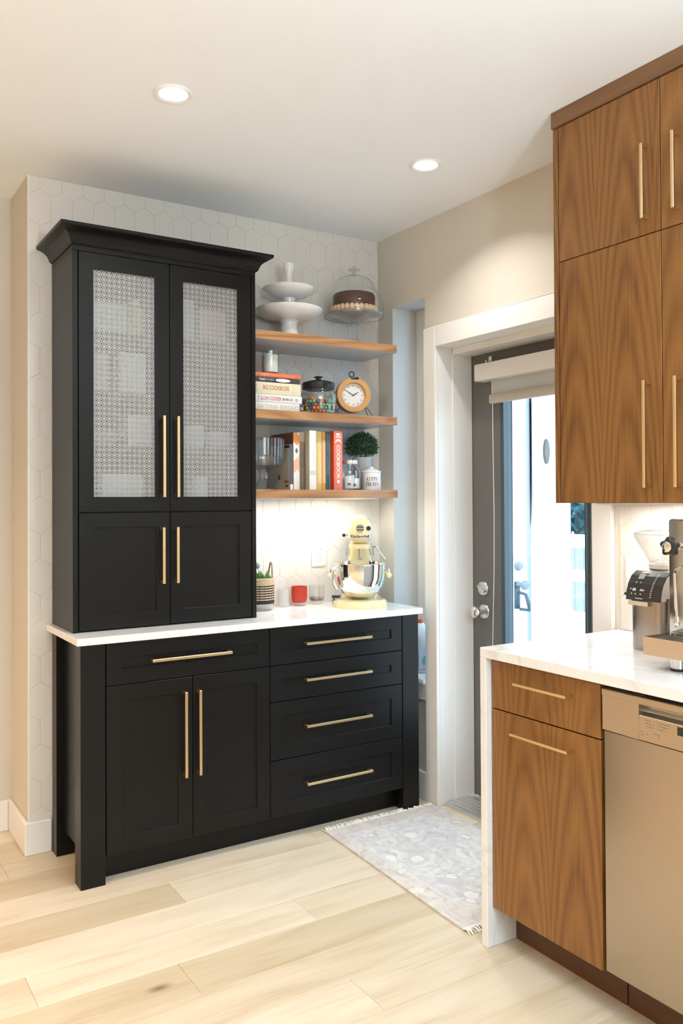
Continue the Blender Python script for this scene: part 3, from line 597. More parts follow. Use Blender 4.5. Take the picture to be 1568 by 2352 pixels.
def grille(mb, x0, x1, z0, z1, y, cell=0.0193, w=0.0020, t=0.0012):
    def bar(ax, az, bx, bz, ww):
        d = math.hypot(bx-ax, bz-az); nx, nz = -(bz-az)/d*ww/2, (bx-ax)/d*ww/2
        v = [(ax+nx, y, az+nz), (ax-nx, y, az-nz), (bx-nx, y, bz-nz), (bx+nx, y, bz+nz)]
        mb.add(v, [(0, 1, 2, 3)])
    nx = int((x1-x0)/cell); nz = int((z1-z0)/cell); ox = x0+0.003; oz = z0+0.003
    i = 0
    while ox+i*cell < x1: bar(ox+i*cell, z0, ox+i*cell, z1, w); i += 1
    j = 0
    while oz+j*cell < z1: bar(x0, oz+j*cell, x1, oz+j*cell, w); j += 1
    h = cell/2
    for i in range(-1, nx+1):
        for j in range(-1, nz+1):
            cx, cz = ox+(i+0.5)*cell, oz+(j+0.5)*cell
            def cbar(ax, az, bx, bz, ww):
                if min(ax, bx) < x0 or max(ax, bx) > x1 or min(az, bz) < z0 or max(az, bz) > z1: return
                bar(ax, az, bx, bz, ww)
            for sx, sz in ((1, 1), (-1, 1), (-1, -1), (1, -1)):
                cbar(cx+sx*h*0.60, cz, cx, cz+sz*h*0.60, w*0.95)             # diamond ring
                cbar(cx+sx*h, cz+sz*h, cx+sx*h*0.30, cz+sz*h*0.30, w*0.95)   # diagonals
            for sx, sz in ((1, 0), (-1, 0), (0, 1), (0, -1)):
                cbar(cx+sx*h, cz+sz*h, cx+sx*h*0.55, cz+sz*h*0.55, w*0.7)
    return mb
ribbed = thin_glass('cabinet_glass', (0.90, 0.92, 0.93), 0.8, 0.15, 0.10, (0.8, 0.82, 0.84))
for x0, x1, mx0, mx1, hx in ((0.845, 1.1965, 0.901, 1.137, 1.164), (1.1965, 1.548, 1.253, 1.488, 1.221)):
    x0 += 0.0015; x1 -= 0.0015; z0, z1, mz0, mz1 = 1.334, 2.294, 1.388, 2.237
    fm = MB().box(x0, mx0, YU, YU+0.02, z0, z1).box(mx1, x1, YU, YU+0.02, z0, z1).box(mx0, mx1, YU, YU+0.02, z0, mz0).box(mx0, mx1, YU, YU+0.02, mz1, z1)
    d = build(fm, 'door', black, hut, True)
    g = build(grille(MB(), mx0, mx1, mz0, mz1, YU+0.008), 'grille', grille_m, d, True); g['label'] = 'white pierced metal grille'
    build(MB().box(mx0, mx1, YU+0.013, YU+0.016, mz0, mz1), 'pane', ribbed, d, True)
    build(pull(MB(), (hx, YU, 1.701), (hx, YU, 1.387), (0, -1, 0)), 'handle', brass, d, True, 0.0008)
    d2 = build(shaker(MB(), x0, x1, 0.8965, 1.328, YU, 0.0545), 'door', black, hut, True, 0.001)
    build(pull(MB(), (hx-0.003, YU, 1.271), (hx-0.003, YU, 1.055), (0, -1, 0)), 'handle', brass, d2, True, 0.0008)
# things kept behind the grille
pale = mat('pale_stoneware', (0.80, 0.80, 0.79), 0.4); sage = mat('pale_green_box', (0.55, 0.68, 0.58), 0.6); blush = mat('blush_box', (0.75, 0.50, 0.42), 0.6)
honey = mat('yellow_tin', (0.80, 0.66, 0.25), 0.5); sky_b = mat('pale_blue_tin', (0.50, 0.62, 0.75), 0.5); craft = mat('tan_box', (0.62, 0.50, 0.38), 0.7)
def inside(mb, name, m, label, cat, x, y, z): solo(mb, name, m, label, cat, (x, y, z))
inside(MB().rbox(-0.085, 0.085, -0.07, 0.07, 0, 0.135, 0.012), 'canister', pale, 'white square canister at the foot of the hutch behind the left grille', 'canister', 1.035, 3.27, 1.343)
inside(MB().lathe([(0.04, 0), (0.05, 0.004), (0.095, 0.05), (0.10, 0.055), (0.096, 0.056), (0.05, 0.01), (0, 0.009)], 28, cap=False), 'bowl', pale, 'wide white bowl behind the left grille, above the square canister', 'bowl', 0.965, 3.285, 1.585)
inside(MB().rbox(-0.05, 0.05, -0.05, 0.05, 0, 0.125, 0.004), 'box', pale, 'white carton behind the left grille beside the wide bowl', 'box', 1.11, 3.27, 1.585)
inside(MB().rbox(-0.06, 0.06, -0.05, 0.05, 0, 0.15, 0.004), 'box', craft, 'tan carton behind the left grille on the middle shelf', 'box', 0.925, 3.27, 1.79)
inside(MB().rbox(-0.052, 0.052, -0.045, 0.045, 0, 0.165, 0.006), 'box', pale, 'white tall carton behind the left grille next to the tan carton', 'box', 1.085, 3.27, 1.79)
inside(MB().rbox(-0.07, 0.07, -0.05, 0.05, 0, 0.12, 0.004), 'box', sage, 'pale green carton behind the left grille on the top shelf', 'box', 0.99, 3.27, 2.02)
inside(MB().lathe([(0.03, 0), (0.035, 0.003), (0.035, 0.11), (0.018, 0.13), (0.018, 0.15), (0, 0.15)], 20), 'bottle', honey, 'yellow bottle behind the left grille beside the green carton', 'bottle', 1.105, 3.27, 2.02)
inside(MB().rbox(-0.04, 0.04, -0.05, 0.05, 0, 0.17, 0.004), 'box', sky_b, 'pale blue carton behind the right grille on the top shelf', 'box', 1.30, 3.27, 2.02)
inside(MB().rbox(-0.06, 0.06, -0.05, 0.05, 0, 0.14, 0.004), 'box', blush, 'blush pink carton behind the right grille on the top shelf', 'box', 1.42, 3.27, 2.02)
inside(MB().lathe([(0.03, 0), (0.045, 0.01), (0.05, 0.06), (0.045, 0.09), (0.047, 0.095), (0.04, 0.094), (0, 0.02)], 24, cap=False), 'mug', pale, 'white mug behind the right grille on the middle shelf', 'mug', 1.35, 3.27, 1.585)
inside(MB().lathe([(0.03, 0), (0.05, 0.01), (0.06, 0.05), (0.062, 0.075), (0.058, 0.074), (0, 0.015)], 24, cap=False), 'mug', pale, 'wide white cup behind the right grille next to the mug', 'mug', 1.47, 3.28, 1.585)
inside(MB().lathe([(0.035, 0), (0.038, 0.003), (0.038, 0.12), (0.034, 0.125), (0, 0.125)], 24), 'jar', pale, 'slim white jar behind the right grille on the cabinet floor', 'jar', 1.37, 3.26, 1.343)
inside(MB().rbox(-0.05, 0.05, -0.03, 0.03, 0, 0.04, 0.004), 'tin', honey, 'low yellow tin behind the right grille on the cabinet floor', 'tin', 1.46, 3.25, 1.343)

# ------------------------------------------------------------------ walnut shelves
under_m = mat('pale_underside', (0.46, 0.44, 0.43), 0.28)
for z, lb in ((2.085, 'thick walnut floating shelf carrying the cake stands'), (1.753, 'thick walnut floating shelf carrying the clock and candy jar'), (1.418, 'thick walnut floating shelf carrying the upright cookbooks')):
    t = thing('floating_shelf', lb, 'shelf', (1.93, 3.29, z-0.036), 0, 'walnut floating shelves')
    build(MB().rbox(X1+0.001, 2.301, 3.140, YW-0.001, z-0.036, z, 0.0012, 1, False), 'slab', shelf_wood, t, True)
    o = build(MB().box(X1+0.002, 2.300, 3.1415, YW-0.002, z-0.0368, z-0.036), 'underside', under_m, t, True); o['label'] = 'pale grey underside'

# ------------------------------------------------------------------ walnut cabinets on the right
XB, XQ = 1.782, 1.761
bc = thing('base_cabinet', 'walnut base cabinet with two brass bar pulls beside the dishwasher', 'cabinet', (2.09, 1.74, 0))
build(MB().box(XB+0.021, XD-0.001, 1.531, 1.9535, 0.122, 0.884), 'body', walnut, bc, True)
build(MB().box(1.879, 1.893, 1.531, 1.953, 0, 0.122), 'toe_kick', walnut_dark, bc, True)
for kind, z0, z1, hz, ya, yb in (('drawer', 0.7335, 0.878, 0.829, 1.829, 1.625), ('door', 0.122, 0.7295, 0.679, 1.843, 1.621)):
    o = build(MB().box(XB, XB+0.02, 1.5305, 1.951, z0, z1), kind, walnut, bc, True, 0.0008)
    build(pull(MB(), (XB, ya, hz), (XB, yb, hz), (-1, 0, 0), w=0.008, post=0.008), 'handle', brass, o, True, 0.0006)
bc2 = thing('base_cabinet', 'walnut base cabinet on the far side of the dishwasher', 'cabinet', (2.09, 0.6, 0))
build(MB().box(XB+0.021, XD-0.001, 0.31, 0.915, 0.122, 0.884), 'body', walnut, bc2, True)
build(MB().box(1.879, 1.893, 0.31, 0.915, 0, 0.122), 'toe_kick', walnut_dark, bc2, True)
o = build(MB().box(XB, XB+0.02, 0.312, 0.913, 0.122, 0.878), 'door', walnut, bc2, True, 0.0008)
build(pull(MB(), (XB, 0.8, 0.8), (XB, 0.6, 0.8), (-1, 0, 0), w=0.008, post=0.008), 'handle', brass, o, True)
ct = MB().rbox(XQ, XD-0.001, 0.31, 1.981, 0.885, 0.915, 0.0015, 1, False)
wct = thing('countertop', 'white veined quartz countertop with a waterfall end over the walnut cabinet', 'countertop', (2.08, 1.97, 0))
build(ct, 'slab', quartz, wct, True)
build(MB().rbox(XQ, XD-0.001, 1.9545, 1.981, 0, 0.885, 0.0015, 1, False), 'waterfall_panel', quartz, wct, True)
# dishwasher
dw = thing('dishwasher', 'brushed steel dishwasher with a recessed grip under the white counter', 'dishwasher', (2.09, 1.22, 0))
build(MB().box(XB+0.02, XD-0.02, 0.925, 1.518, 0.125, 0.872), 'body', mat('dark_tub', (0.03, 0.03, 0.03), 0.7), dw, True)
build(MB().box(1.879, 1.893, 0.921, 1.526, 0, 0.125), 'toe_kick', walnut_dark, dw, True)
build(MB().rbox(XB-0.004, XB+0.02, 0.926, 1.517, 0.131, 0.762, 0.004), 'door', steel, dw, True)
pn = MB().box(XB-0.006, XB+0.02, 1.404, 1.520, 0.764, 0.870).box(XB-0.006, XB+0.02, 0.923, 1.04, 0.764, 0.870).box(XB-0.006, XB+0.02, 1.04, 1.404, 0.764, 0.826).box(XB-0.006, XB+0.02, 1.04, 1.404, 0.852, 0.870)
pn.box(XB-0.008, XB-0.006, 0.923, 1.520, 0.854, 0.870)
cp = build(pn, 'control_panel', steel, dw, True, 0.0015)
gr = MB().prism([(XB+0.004, 0.826), (XB+0.012, 0.832), (XB+0.017, 0.842), (XB+0.018, 0.852), (XB+0.02, 0.852), (XB+0.02, 0.826)], 1.04, 1.404, 'Y')
gr.v = [(p[0], p[1], p[2]) for p in gr.v]
build(gr, 'grip', mat('grip_steel', (0.42, 0.40, 0.38), 0.3, 1.0), cp, True)
ink = mat('etched_grey', (0.20, 0.16, 0.12), 0.6)
def right_text(s, y, z, w, h, x, m, parent, name='lettering'):
    return build(fit_text(s, w, h).move(T(x, y, z) @ UP_X), name, m, parent, True)
mk = MB()          # rows of tiny etched marks, too small to read
for i in range(3):
    z = 0.8165-0.0075*i
    for y0, n in ((1.386-0.002*i, 7), (1.344, 11-2*i)):
        for q in range(n):
            ww = random.uniform(0.0011, 0.0022); yy = y0-q*0.0028; mk.box(XB-0.0064, XB-0.006, yy-ww, yy, z-0.001, z+0.001+random.uniform(0, 0.0006))
    mk.box(XB-0.0064, XB-0.006, 1.3585, 1.361, z-0.0012, z+0.0012).box(XB-0.0064, XB-0.006, 1.3475, 1.3495, z-0.0012, z+0.0012)
build(mk, 'etched_marks', ink, cp, True)
ic = MB()
for k in range(10):
    a0 = math.pi*(0.1+1.7*k/10); a1 = math.pi*(0.1+1.7*(k+1)/10)
    ic.tube([(0, 0.0055*math.cos(a0), 0.0055*math.sin(a0)), (0, 0.0055*math.cos(a1), 0.0055*math.sin(a1))], 0.0006, 5)
ic.move(T(XB-0.0062, 1.396, 0.782)); ic.box(XB-0.0066, XB-0.006, 1.378, 1.381, 0.7805, 0.7835)
ic.box(XB-0.0066, XB-0.006, 1.345, 1.361, 0.7875, 0.789).box(XB-0.0066, XB-0.006, 1.3445, 1.346, 0.778, 0.789)
build(ic, 'icon', ink, cp, True)
build(MB().box(XB-0.0068, XB-0.006, 1.27, 1.292, 0.800, 0.8205), 'display', black_plastic, cp, True)
# walnut wall cabinets
XA = 2.098
uc = thing('wall_cabinet', 'walnut wall cabinet with four slab doors and brass pulls up to the ceiling', 'cabinet', (2.25, 1.57, 1.358))
build(MB().box(XA+0.021, XD-0.001, 1.168, 1.9598, 1.364, 2.60), 'body', walnut, uc, True)
build(MB().box(XA-0.001, XD-0.001, 1.960, 1.98, 1.358, 2.598), 'end_panel', walnut, uc, True, 0.0006)
build(MB().box(XA+0.021, XD-0.001, 1.168, 1.9598, 1.358, 1.3638), 'bottom_panel', walnut_y, uc, True)
build(MB().box(XA-0.006, XD-0.001, 1.168, 1.984, 2.6005, ZC-0.0005), 'top_rail', walnut_y, uc, True, 0.0008)
for y0, y1, hy in ((1.565, 1.9585, 1.609), (1.1695, 1.565, 1.504)):
    for z0, z1, h0, h1 in ((2.1535, 2.5975, 2.415, 2.194), (1.359, 2.1505, 1.718, 1.403)):
        o = build(MB().box(XA, XA+0.02, y0+0.0013, y1-0.0013, z0, z1), 'door', walnut, uc, True, 0.0008)
        build(pull(MB(), (XA, hy, h0), (XA, hy, h1), (-1, 0, 0), w=0.0095), 'handle', brass, o, True, 0.0008)

# ------------------------------------------------------------------ on the top shelf
S1, S2, S3, CT = 2.085, 1.753, 1.418, 0.890
VA = R(33.3)                                   # azimuth of the view on the shelves
t = thing('tiered_cake_stand', 'white ceramic two-tier cake stand with a ball knob on the top shelf', 'cake stand', (1.812, 3.281, S1))
build(MB().lathe([(0.060, 0), (0.060, 0.004), (0.050, 0.012), (0.040, 0.030), (0.036, 0.055), (0.037, 0.075), (0.046, 0.086), (0.04, 0.09), (0, 0.09)], 40), 'foot', white_ceramic, t)
def dish(r, z, d): return [(0.03, z), (0.05, z+0.001), (r*0.72, z+d*0.30), (r*0.93, z+d*0.66), (r, z+d), (r*0.985, z+d+0.004), (r*0.9, z+d*0.80), (r*0.68, z+d*0.42), (0.04, z+0.008), (0, z+0.008)]
build(MB().lathe(dish(0.150, 0.083, 0.048), 56), 'lower_dish', white_ceramic, t)
build(MB().lathe([(0.034, 0.088), (0.026, 0.10), (0.0225, 0.13), (0.0235, 0.165), (0.031, 0.184), (0.03, 0.19), (0, 0.19)], 32), 'stem', white_ceramic, t)
build(MB().lathe(dish(0.116, 0.184, 0.042), 56), 'upper_dish', white_ceramic, t)
build(MB().lathe([(0.026, 0.19), (0.018, 0.21), (0.0165, 0.25), (0.0165, 0.285), (0.0185, 0.298), (0.0245, 0.312), (0.0255, 0.326), (0.023, 0.340), (0.014, 0.348), (0, 0.350)], 32), 'knob', white_ceramic, t)

t = thing('cake_pedestal', 'clear glass cake pedestal with a slim faceted stem on the top shelf', 'cake stand', (2.160, 3.284, S1))
gl2 = thin_glass('pressed_glass', (0.91, 0.93, 0.94), 2.2, 0.05)
build(MB().lathe([(0.055, 0), (0.055, 0.004), (0.022, 0.010), (0.019, 0.024), (0.024, 0.032), (0.0165, 0.040), (0.013, 0.085), (0.013, 0.10), (0.018, 0.104), (0.018, 0.112), (0.013, 0.116), (0.017, 0.128), (0.0, 0.130)], 10, smooth=False), 'stem', gl2, t)
build(MB().lathe([(0.012, 0.126), (0.06, 0.132), (0.118, 0.150), (0.121, 0.156), (0.114, 0.158), (0.06, 0.142), (0, 0.138)], 48), 'plate', thin_glass('plate_glass', (0.88, 0.90, 0.90), 1.8, 0.05, 0.18, (0.8, 0.8, 0.78)), t)
cake_t = thing('cake', 'chocolate layer cake with a piped cream base inside the glass dome', 'cake', (2.160, 3.284, S1+0.158))
build(MB().lathe([(0.096, 0.012), (0.0985, 0.02), (0.0985, 0.076), (0.094, 0.086), (0.082, 0.090), (0, 0.090)], 48), 'chocolate_layer', mat('chocolate', (0.075, 0.028, 0.011), 0.45, bump=0.2, bscale=90), cake_t)
cm = MB()
for k in range(28):
    a = 2*math.pi*k/28; cm.sphere((0.101*math.cos(a), 0.101*math.sin(a), 0.013), 0.0125, 10, 8, 1.25)
cm.lathe([(0.1, 0.0006), (0.1, 0.014), (0, 0.014)], 32)
build(cm, 'piped_cream', mat('cream_icing', (0.74, 0.53, 0.34), 0.6), cake_t)
dm = thing('cake_dome', 'clear glass dome with a pointed finial covering the chocolate cake', 'dome', (2.160, 3.284, S1+0.1385))
build(MB().lathe([(0.139, 0.0), (0.141, 0.004), (0.139, 0.050), (0.134, 0.078), (0.122, 0.103), (0.106, 0.121), (0.098, 0.126), (0.0965, 0.138), (0.089, 0.158), (0.074, 0.176), (0.050, 0.189), (0.018, 0.197), (0.0, 0.198)], 56, cap=False), 'bell', thin_glass('dome_glass', (0.975, 0.985, 0.985), 1.2), dm)
rim = MB().lathe([(0.1385, 0.0), (0.1415, 0.001), (0.1415, 0.005), (0.1385, 0.006), (0.1385, 0.0)], 56, cap=False)
build(rim, 'rim', gl2, dm)
build(MB().lathe([(0.012, 0.196), (0.008, 0.203), (0.009, 0.212), (0.026, 0.219), (0.028, 0.224), (0.018, 0.229), (0.008, 0.232), (0.007, 0.238), (0.0, 0.246)], 20), 'finial', gl2, dm)

# ------------------------------------------------------------------ on the middle shelf
def book(name, mb_cover, m, label, loc, pages=None, group=None, cat='book'):
    t = thing(name, label, cat, loc, 0, group); c = build(mb_cover, 'cover', m, t)
    if pages: build(pages, 'pages', paper, t)
    return t, c
paper = mat('book_paper', (0.78, 0.74, 0.66), 0.8)
def lay_book(z0, z1, x1, col, label, depth=0.20, x0=1.578, rough=0.4):
    # closed book lying flat, spine towards the room
    t = thing('cookbook', label, 'book', ((x0+x1)/2, 3.19, z0), 0, 'cookbooks lying in a stack'); w = (x1-x0)/2; h = z1-z0
    m = mat('cover_%d' % len(MATS), col, rough)
    cv = MB().rbox(-w, w, 0, 0.004, 0.0002, h, 0.0018).box(-w, w, 0.003, depth, 0.0002, 0.0028).box(-w, w, 0.003, depth, h-0.0028, h)
    c = build(cv, 'cover', m, t); build(MB().box(-w+0.003, w-0.003, 0.0045, depth-0.004, 0.0028, h-0.0028), 'pages', paper, t)
    return t, c, (x0+x1)/2, z0
def spine_txt(parent, c0, s, xa, xb, z, h, col, z0, name='lettering', bold=0.0, spacing=1.0, rot=0.0):
    m = MATS.get('ink_%s' % (col,)) or mat('ink_%s' % (col,), col, 0.6)
    b = fit_text(s, xb-xa, h, 0, bold, spacing)
    b.move(T((xa+xb)/2-c0, -0.0004, z-z0) @ UP_Y @ Matrix.Rotation(rot, 4, 'Z'))
    return build(b, name, m, parent)
t, c, cx, z0 = lay_book(1.7532, 1.790, 1.834, (0.80, 0.79, 0.76), 'white bread cookbook with a dark spine end at the bottom of the stack', 0.215)
spine_txt(c, cx, 'TARTINE BREAD', 1.587, 1.806, 1.7715, 0.019, (0.52, 0.52, 0.47), z0, spacing=1.1)
build(MB().box(1.812-cx, 1.8342-cx, -0.0003, 0.0, 0.0004, 1.790-z0-0.0003), 'publisher_band', mat('band_grey', (0.07, 0.07, 0.07), 0.5), c)
spine_txt(c, cx, 'N', 1.818, 1.828, 1.771, 0.014, (0.75, 0.75, 0.72), z0, 'emblem', rot=R(20))
t, c, cx, z0 = lay_book(1.7903, 1.8235, 1.825, (0.78, 0.79, 0.80), 'white slow cooker cookbook with red lettering in the lying stack', 0.19)
spine_txt(c, cx, 'SLOW COOKER', 1.623, 1.722, 1.8075, 0.0165, (0.55, 0.08, 0.04), z0, bold=0.012)
spine_txt(c, cx, 'BIBLE', 1.729, 1.778, 1.8065, 0.0105, (0.06, 0.06, 0.07), z0, bold=0.012, spacing=1.15)
spine_txt(c, cx, 'THE', 1.602, 1.624, 1.807, 0.0055, (0.06, 0.06, 0.07), z0, rot=R(90), bold=0.01)
spine_txt(c, cx, 'B', 1.793, 1.803, 1.806, 0.012, (0.10, 0.12, 0.25), z0, 'emblem', rot=R(15))
t, c, cx, z0 = lay_book(1.8237, 1.8755, 1.820, (0.78, 0.70, 0.50), 'thick cream cookbook with brown serif title in the lying stack', 0.20)
spine_txt(c, cx, 'BIG COOKBOOK', 1.635, 1.763, 1.853, 0.019, (0.38, 0.13, 0.03), z0, bold=0.006)
build(MB().box(1.780-cx, 1.7806-cx, -0.0005, 0, 0.006, 0.047).box(1.787-cx, 1.7876-cx, -0.0005, 0, 0.006, 0.047), 'rule_line', MATS['ink_(0.52, 0.52, 0.47)'], c)
spine_txt(c, cx, 'GOOD HOUSE', 1.585, 1.622, 1.850, 0.006, (0.42, 0.36, 0.25), z0, rot=R(90))
t, c, cx, z0 = lay_book(1.8757, 1.8975, 1.815, (0.055, 0.055, 0.065), 'thin charcoal cookbook with white lettering in the lying stack', 0.19)
spine_txt(c, cx, 'THUG', 1.617, 1.643, 1.8865, 0.0085, (0.80, 0.80, 0.80), z0, bold=0.03)
spine_txt(c, cx, 'KITCHEN', 1.645, 1.686, 1.8865, 0.0075, (0.62, 0.62, 0.62), z0, spacing=1.2)
build(MB().lathe([(0.5, 0), (0.5, 0.0005)], 24).move(T(1.731-cx, -0.0005, 1.8865-z0) @ UP_Y @ Matrix.Diagonal((0.072, 0.015, 1, 1))), 'speech_blob', MATS['ink_(0.8, 0.8, 0.8)'], c)
t, c, cx, z0 = lay_book(1.8977, 1.916, 1.820, (0.80, 0.17, 0.07), 'thin orange-red cookbook on top of the lying stack', 0.18)
spine_txt(c, cx, 'Angeles', 1.625, 1.665, 1.9072, 0.010, (0.82, 0.68, 0.60), z0)
spine_txt(c, cx, 'Good Food, All Day Long', 1.672, 1.786, 1.9068, 0.009, (0.85, 0.50, 0.20), z0)
# candle in a glass on the stack
t = thing('jar_candle', 'cream candle in a clear tumbler on top of the lying cookbooks', 'candle', (1.702, 3.252, 1.916))
build(MB().lathe([(0.036, 0), (0.037, 0.002), (0.037, 0.102), (0.0355, 0.102), (0.035, 0.010), (0, 0.010)], 36), 'tumbler', glass, t)
build(MB().lathe([(0.0345, 0.0105), (0.0345, 0.084), (0.033, 0.086), (0, 0.0855)], 36), 'wax', mat('candle_wax', (0.85, 0.82, 0.74), 0.55), t)
# candy jar
JX, JY = 1.951, 3.262
t = thing('candy_jar', 'wide glass jar with a black lid holding coloured candy balls', 'jar', (JX, JY, S2))
build(MB().lathe([(0.070, 0.0003), (0.077, 0.004), (0.080, 0.012), (0.080, 0.090), (0.077, 0.103), (0.070, 0.111), (0.068, 0.118), (0.067, 0.118), (0.0685, 0.110), (0.0755, 0.102), (0.0782, 0.090), (0.0782, 0.012), (0.075, 0.006), (0.0, 0.005)], 48), 'body', glass, t)
build(MB().lathe([(0.0, 0.117), (0.071, 0.117), (0.0725, 0.119), (0.0735, 0.143), (0.070, 0.148), (0.045, 0.156), (0.014, 0.160), (0.0115, 0.163), (0.0115, 0.170), (0.020, 0.172), (0.0205, 0.1745), (0.016, 0.1765), (0, 0.177)], 44), 'lid', black_plastic, t)
CANDY = [('orange', (0.80, 0.24, 0.03)), ('green', (0.16, 0.45, 0.24)), ('blue', (0.03, 0.13, 0.33)), ('yellow', (0.82, 0.62, 0.10)), ('red', (0.48, 0.07, 0.04)), ('brown', (0.09, 0.03, 0.025))]
cmesh = {}
for nm, cc in CANDY:
    cmesh[nm] = MB().sphere((0, 0, 0), 0.0083, 14, 8).mesh('candy_ball'); cmesh[nm].materials.append(mat('candy_'+nm, cc, 0.25, coat=0.3))
def candy(x, y, z):
    nm = random.choice(['orange', 'orange', 'green', 'green', 'green', 'blue', 'blue', 'yellow', 'red', 'brown'])
    o = link('candy_ball', cmesh[nm], None, None, (x, y, z)); tag(o, nm+' candy ball in the glass jar with the black lid', 'candy', nm+' candy balls in the jar')
for ly in range(5):
    rr, n = 0.0690, 25; zc = S2+0.0140+ly*0.0146
    for k in range(n):
        if ly == 4 and random.random() < 0.35: continue
        a = 2*math.pi*(k+0.5*(ly % 2))/n; candy(JX+rr*math.cos(a), JY+rr*math.sin(a), zc+random.uniform(-0.0006, 0.0006))
for rr, n in ((0.0515, 18), (0.034, 12), (0.0165, 6), (0.0, 1)):
    for k in range(n):
        a = 2*math.pi*k/n + rr*40; candy(JX+rr*math.cos(a), JY+rr*math.sin(a), S2+0.0140+3.7*0.0146)
# clock
t = thing('mantel_clock', 'round wooden clock with a white dial on thin black legs beside the candy jar', 'clock', (2.128, 3.250, S2), R(-17.6))
wc = wood('clock_beech', ((0.52, 0.26, 0.075), (0.60, 0.32, 0.10), (0.66, 0.38, 0.13)), 'X', ring=7, contrast=0.5, rough=0.4)
FY = Matrix.Rotation(R(90), 4, 'X')           # lathe axis +Z -> -Y
zc = 0.1015
def fr(mb): return mb.move(T(0, 0, zc) @ FY)
build(fr(MB().lathe([(0, -0.026), (0.078, -0.026), (0.080, -0.024), (0.080, 0.022), (0.078, 0.024), (0.057, 0.024), (0.0555, 0.022), (0.0545, 0.006), (0, 0.006)], 64)), 'case', wc, t)
dial = build(fr(MB().lathe([(0.0, 0.0075), (0.0540, 0.0075), (0.0540, 0.0062)], 56, cap=False)), 'dial', mat('dial_white', (0.80, 0.79, 0.76), 0.5), t)
mk = MB()
for k in range(60):
    a = 2*math.pi*k/60; L0, w = (0.009, 0.0011) if k % 5 == 0 else (0.0025, 0.0004)
    q = MB().box(-w, w, 0.049-L0, 0.049, 0.0074, 0.0079).move(Matrix.Rotation(a, 4, 'Z')); mk.add(q.v, q.f)
build(fr(mk), 'hour_marks', dark_ink, dial)
def hand(L0, w, ang):
    return fr(MB().prism([(-w*0.5, -0.008), (w*0.5, -0.008), (w, L0*0.35), (w*0.35, L0), (-w*0.35, L0), (-w, L0*0.35)], 0.0084, 0.0092, 'Z').move(Matrix.Rotation(R(ang), 4, 'Z')))
build(hand(0.030, 0.0024, -60), 'hour_hand', dark_ink, t)
build(hand(0.050, 0.0017, 60), 'minute_hand', dark_ink, t)
build(MB().rbox(-0.020, 0.020, -0.0262, 0.010, zc+0.069, zc+0.083, 0.005).move(T(0.004, 0, 0)), 'top_clip', black_plastic, t)
rg = [(0.012*math.cos(q*2*math.pi/20)-0.008, -0.012, zc+0.095+0.012*math.sin(q*2*math.pi/20)) for q in range(21)]
build(MB().tube(rg, 0.0026, 8), 'ring', black_plastic, t)
for sx in (-1, 1):
    lg = MB()
    for yy, dx in ((-0.022, 0.0), (0.020, 0.0)):
        lg.tube([(sx*0.062, yy*0.9, 0.044), (sx*0.088, yy*1.5, 0.0016)], 0.0016, 6)
    lg.tube([(sx*0.062, -0.0205, 0.0437), (sx*0.062, 0.0185, 0.0437)], 0.0018, 6)
    build(lg, 'leg', black_plastic, t)

# ------------------------------------------------------------------ on the lowest shelf
t = thing('trifle_bowl', 'ribbed clear glass trifle bowl on a foot beside the upright cookbooks', 'bowl', (1.672, 3.255, S3))
def ribs(mb, n, amp):
    mb.v = [(p[0]*(1+amp*math.cos(n*math.atan2(p[1], p[0]))), p[1]*(1+amp*math.cos(n*math.atan2(p[1], p[0]))), p[2]) for p in mb.v]; return mb
build(ribs(MB().lathe([(0.0, 0.090), (0.04, 0.091), (0.075, 0.098), (0.087, 0.115), (0.0905, 0.15), (0.092, 0.220), (0.0885, 0.220), (0.087, 0.15), (0.0835, 0.118), (0.073, 0.104), (0, 0.099)], 96), 24, 0.012), 'bowl', thin_glass('ribbed_glass', (0.945, 0.96, 0.965), 2.0, 0.03), t)
build(ribs(MB().lathe([(0.056, 0), (0.056, 0.004), (0.045, 0.012), (0.026, 0.040), (0.022, 0.062), (0.026, 0.080), (0.034, 0.090), (0, 0.0905)], 64), 16, 0.03), 'foot', gl2, t)
def stand_book(name, x0, x1, z1, y0, cols, label, depth=0.20, cat='book'):
    # upright book with the spine at y0
    sp, cv = cols; t = thing(name, label, cat, ((x0+x1)/2, y0, S3), 0, 'cookbooks standing on the lowest shelf'); w = (x1-x0)/2-0.0003; h = z1-S3
    s = build(MB().rbox(-w, w, 0, 0.004, 0.0, h, 0.0016), 'spine', sp, t)
    build(MB().box(-w, -w+0.0022, 0.0035, depth, 0, h).box(w-0.0022, w, 0.0035, depth, 0, h), 'cover', cv, t)
    build(MB().box(-w+0.0024, w-0.0024, 0.0045, depth-0.004, 0.003, h-0.003), 'pages', paper, t)
    return t, s
def vtext(parent, s, z, L0, w, col, dx=0.0, bold=0.0):
    m = MATS.get('ink_%s' % (col,)) or mat('ink_%s' % (col,), col, 0.6)
    build(fit_text(s, L0, w, 0, bold).move(T(dx, -0.0004, z-S3) @ UP_Y @ Matrix.Rotation(R(-90), 4, 'Z')), 'lettering', m, parent)
def bk(col, rough=0.4): return mat('cover_%d' % len(MATS), col, rough)
navy, beige_c = bk((0.085, 0.10, 0.14)), bk((0.50, 0.43, 0.34))
t, s = stand_book('cookbook', 1.7695, 1.7835, 1.616, 3.2, (navy, beige_c), 'thin slate-blue spined book with a beige back cover on the lowest shelf')
build(MB().box(-0.0064, 0.0064, -0.0004, 0, 0.001, 0.024), 'spine_label', white_plastic, s)
cvx = -0.0069
build(MB().box(cvx-0.0003, cvx, 0.012, 0.052, 0.030, 0.042), 'cover_sticker', bk((0.45, 0.10, 0.03)), s)
bar = MB()
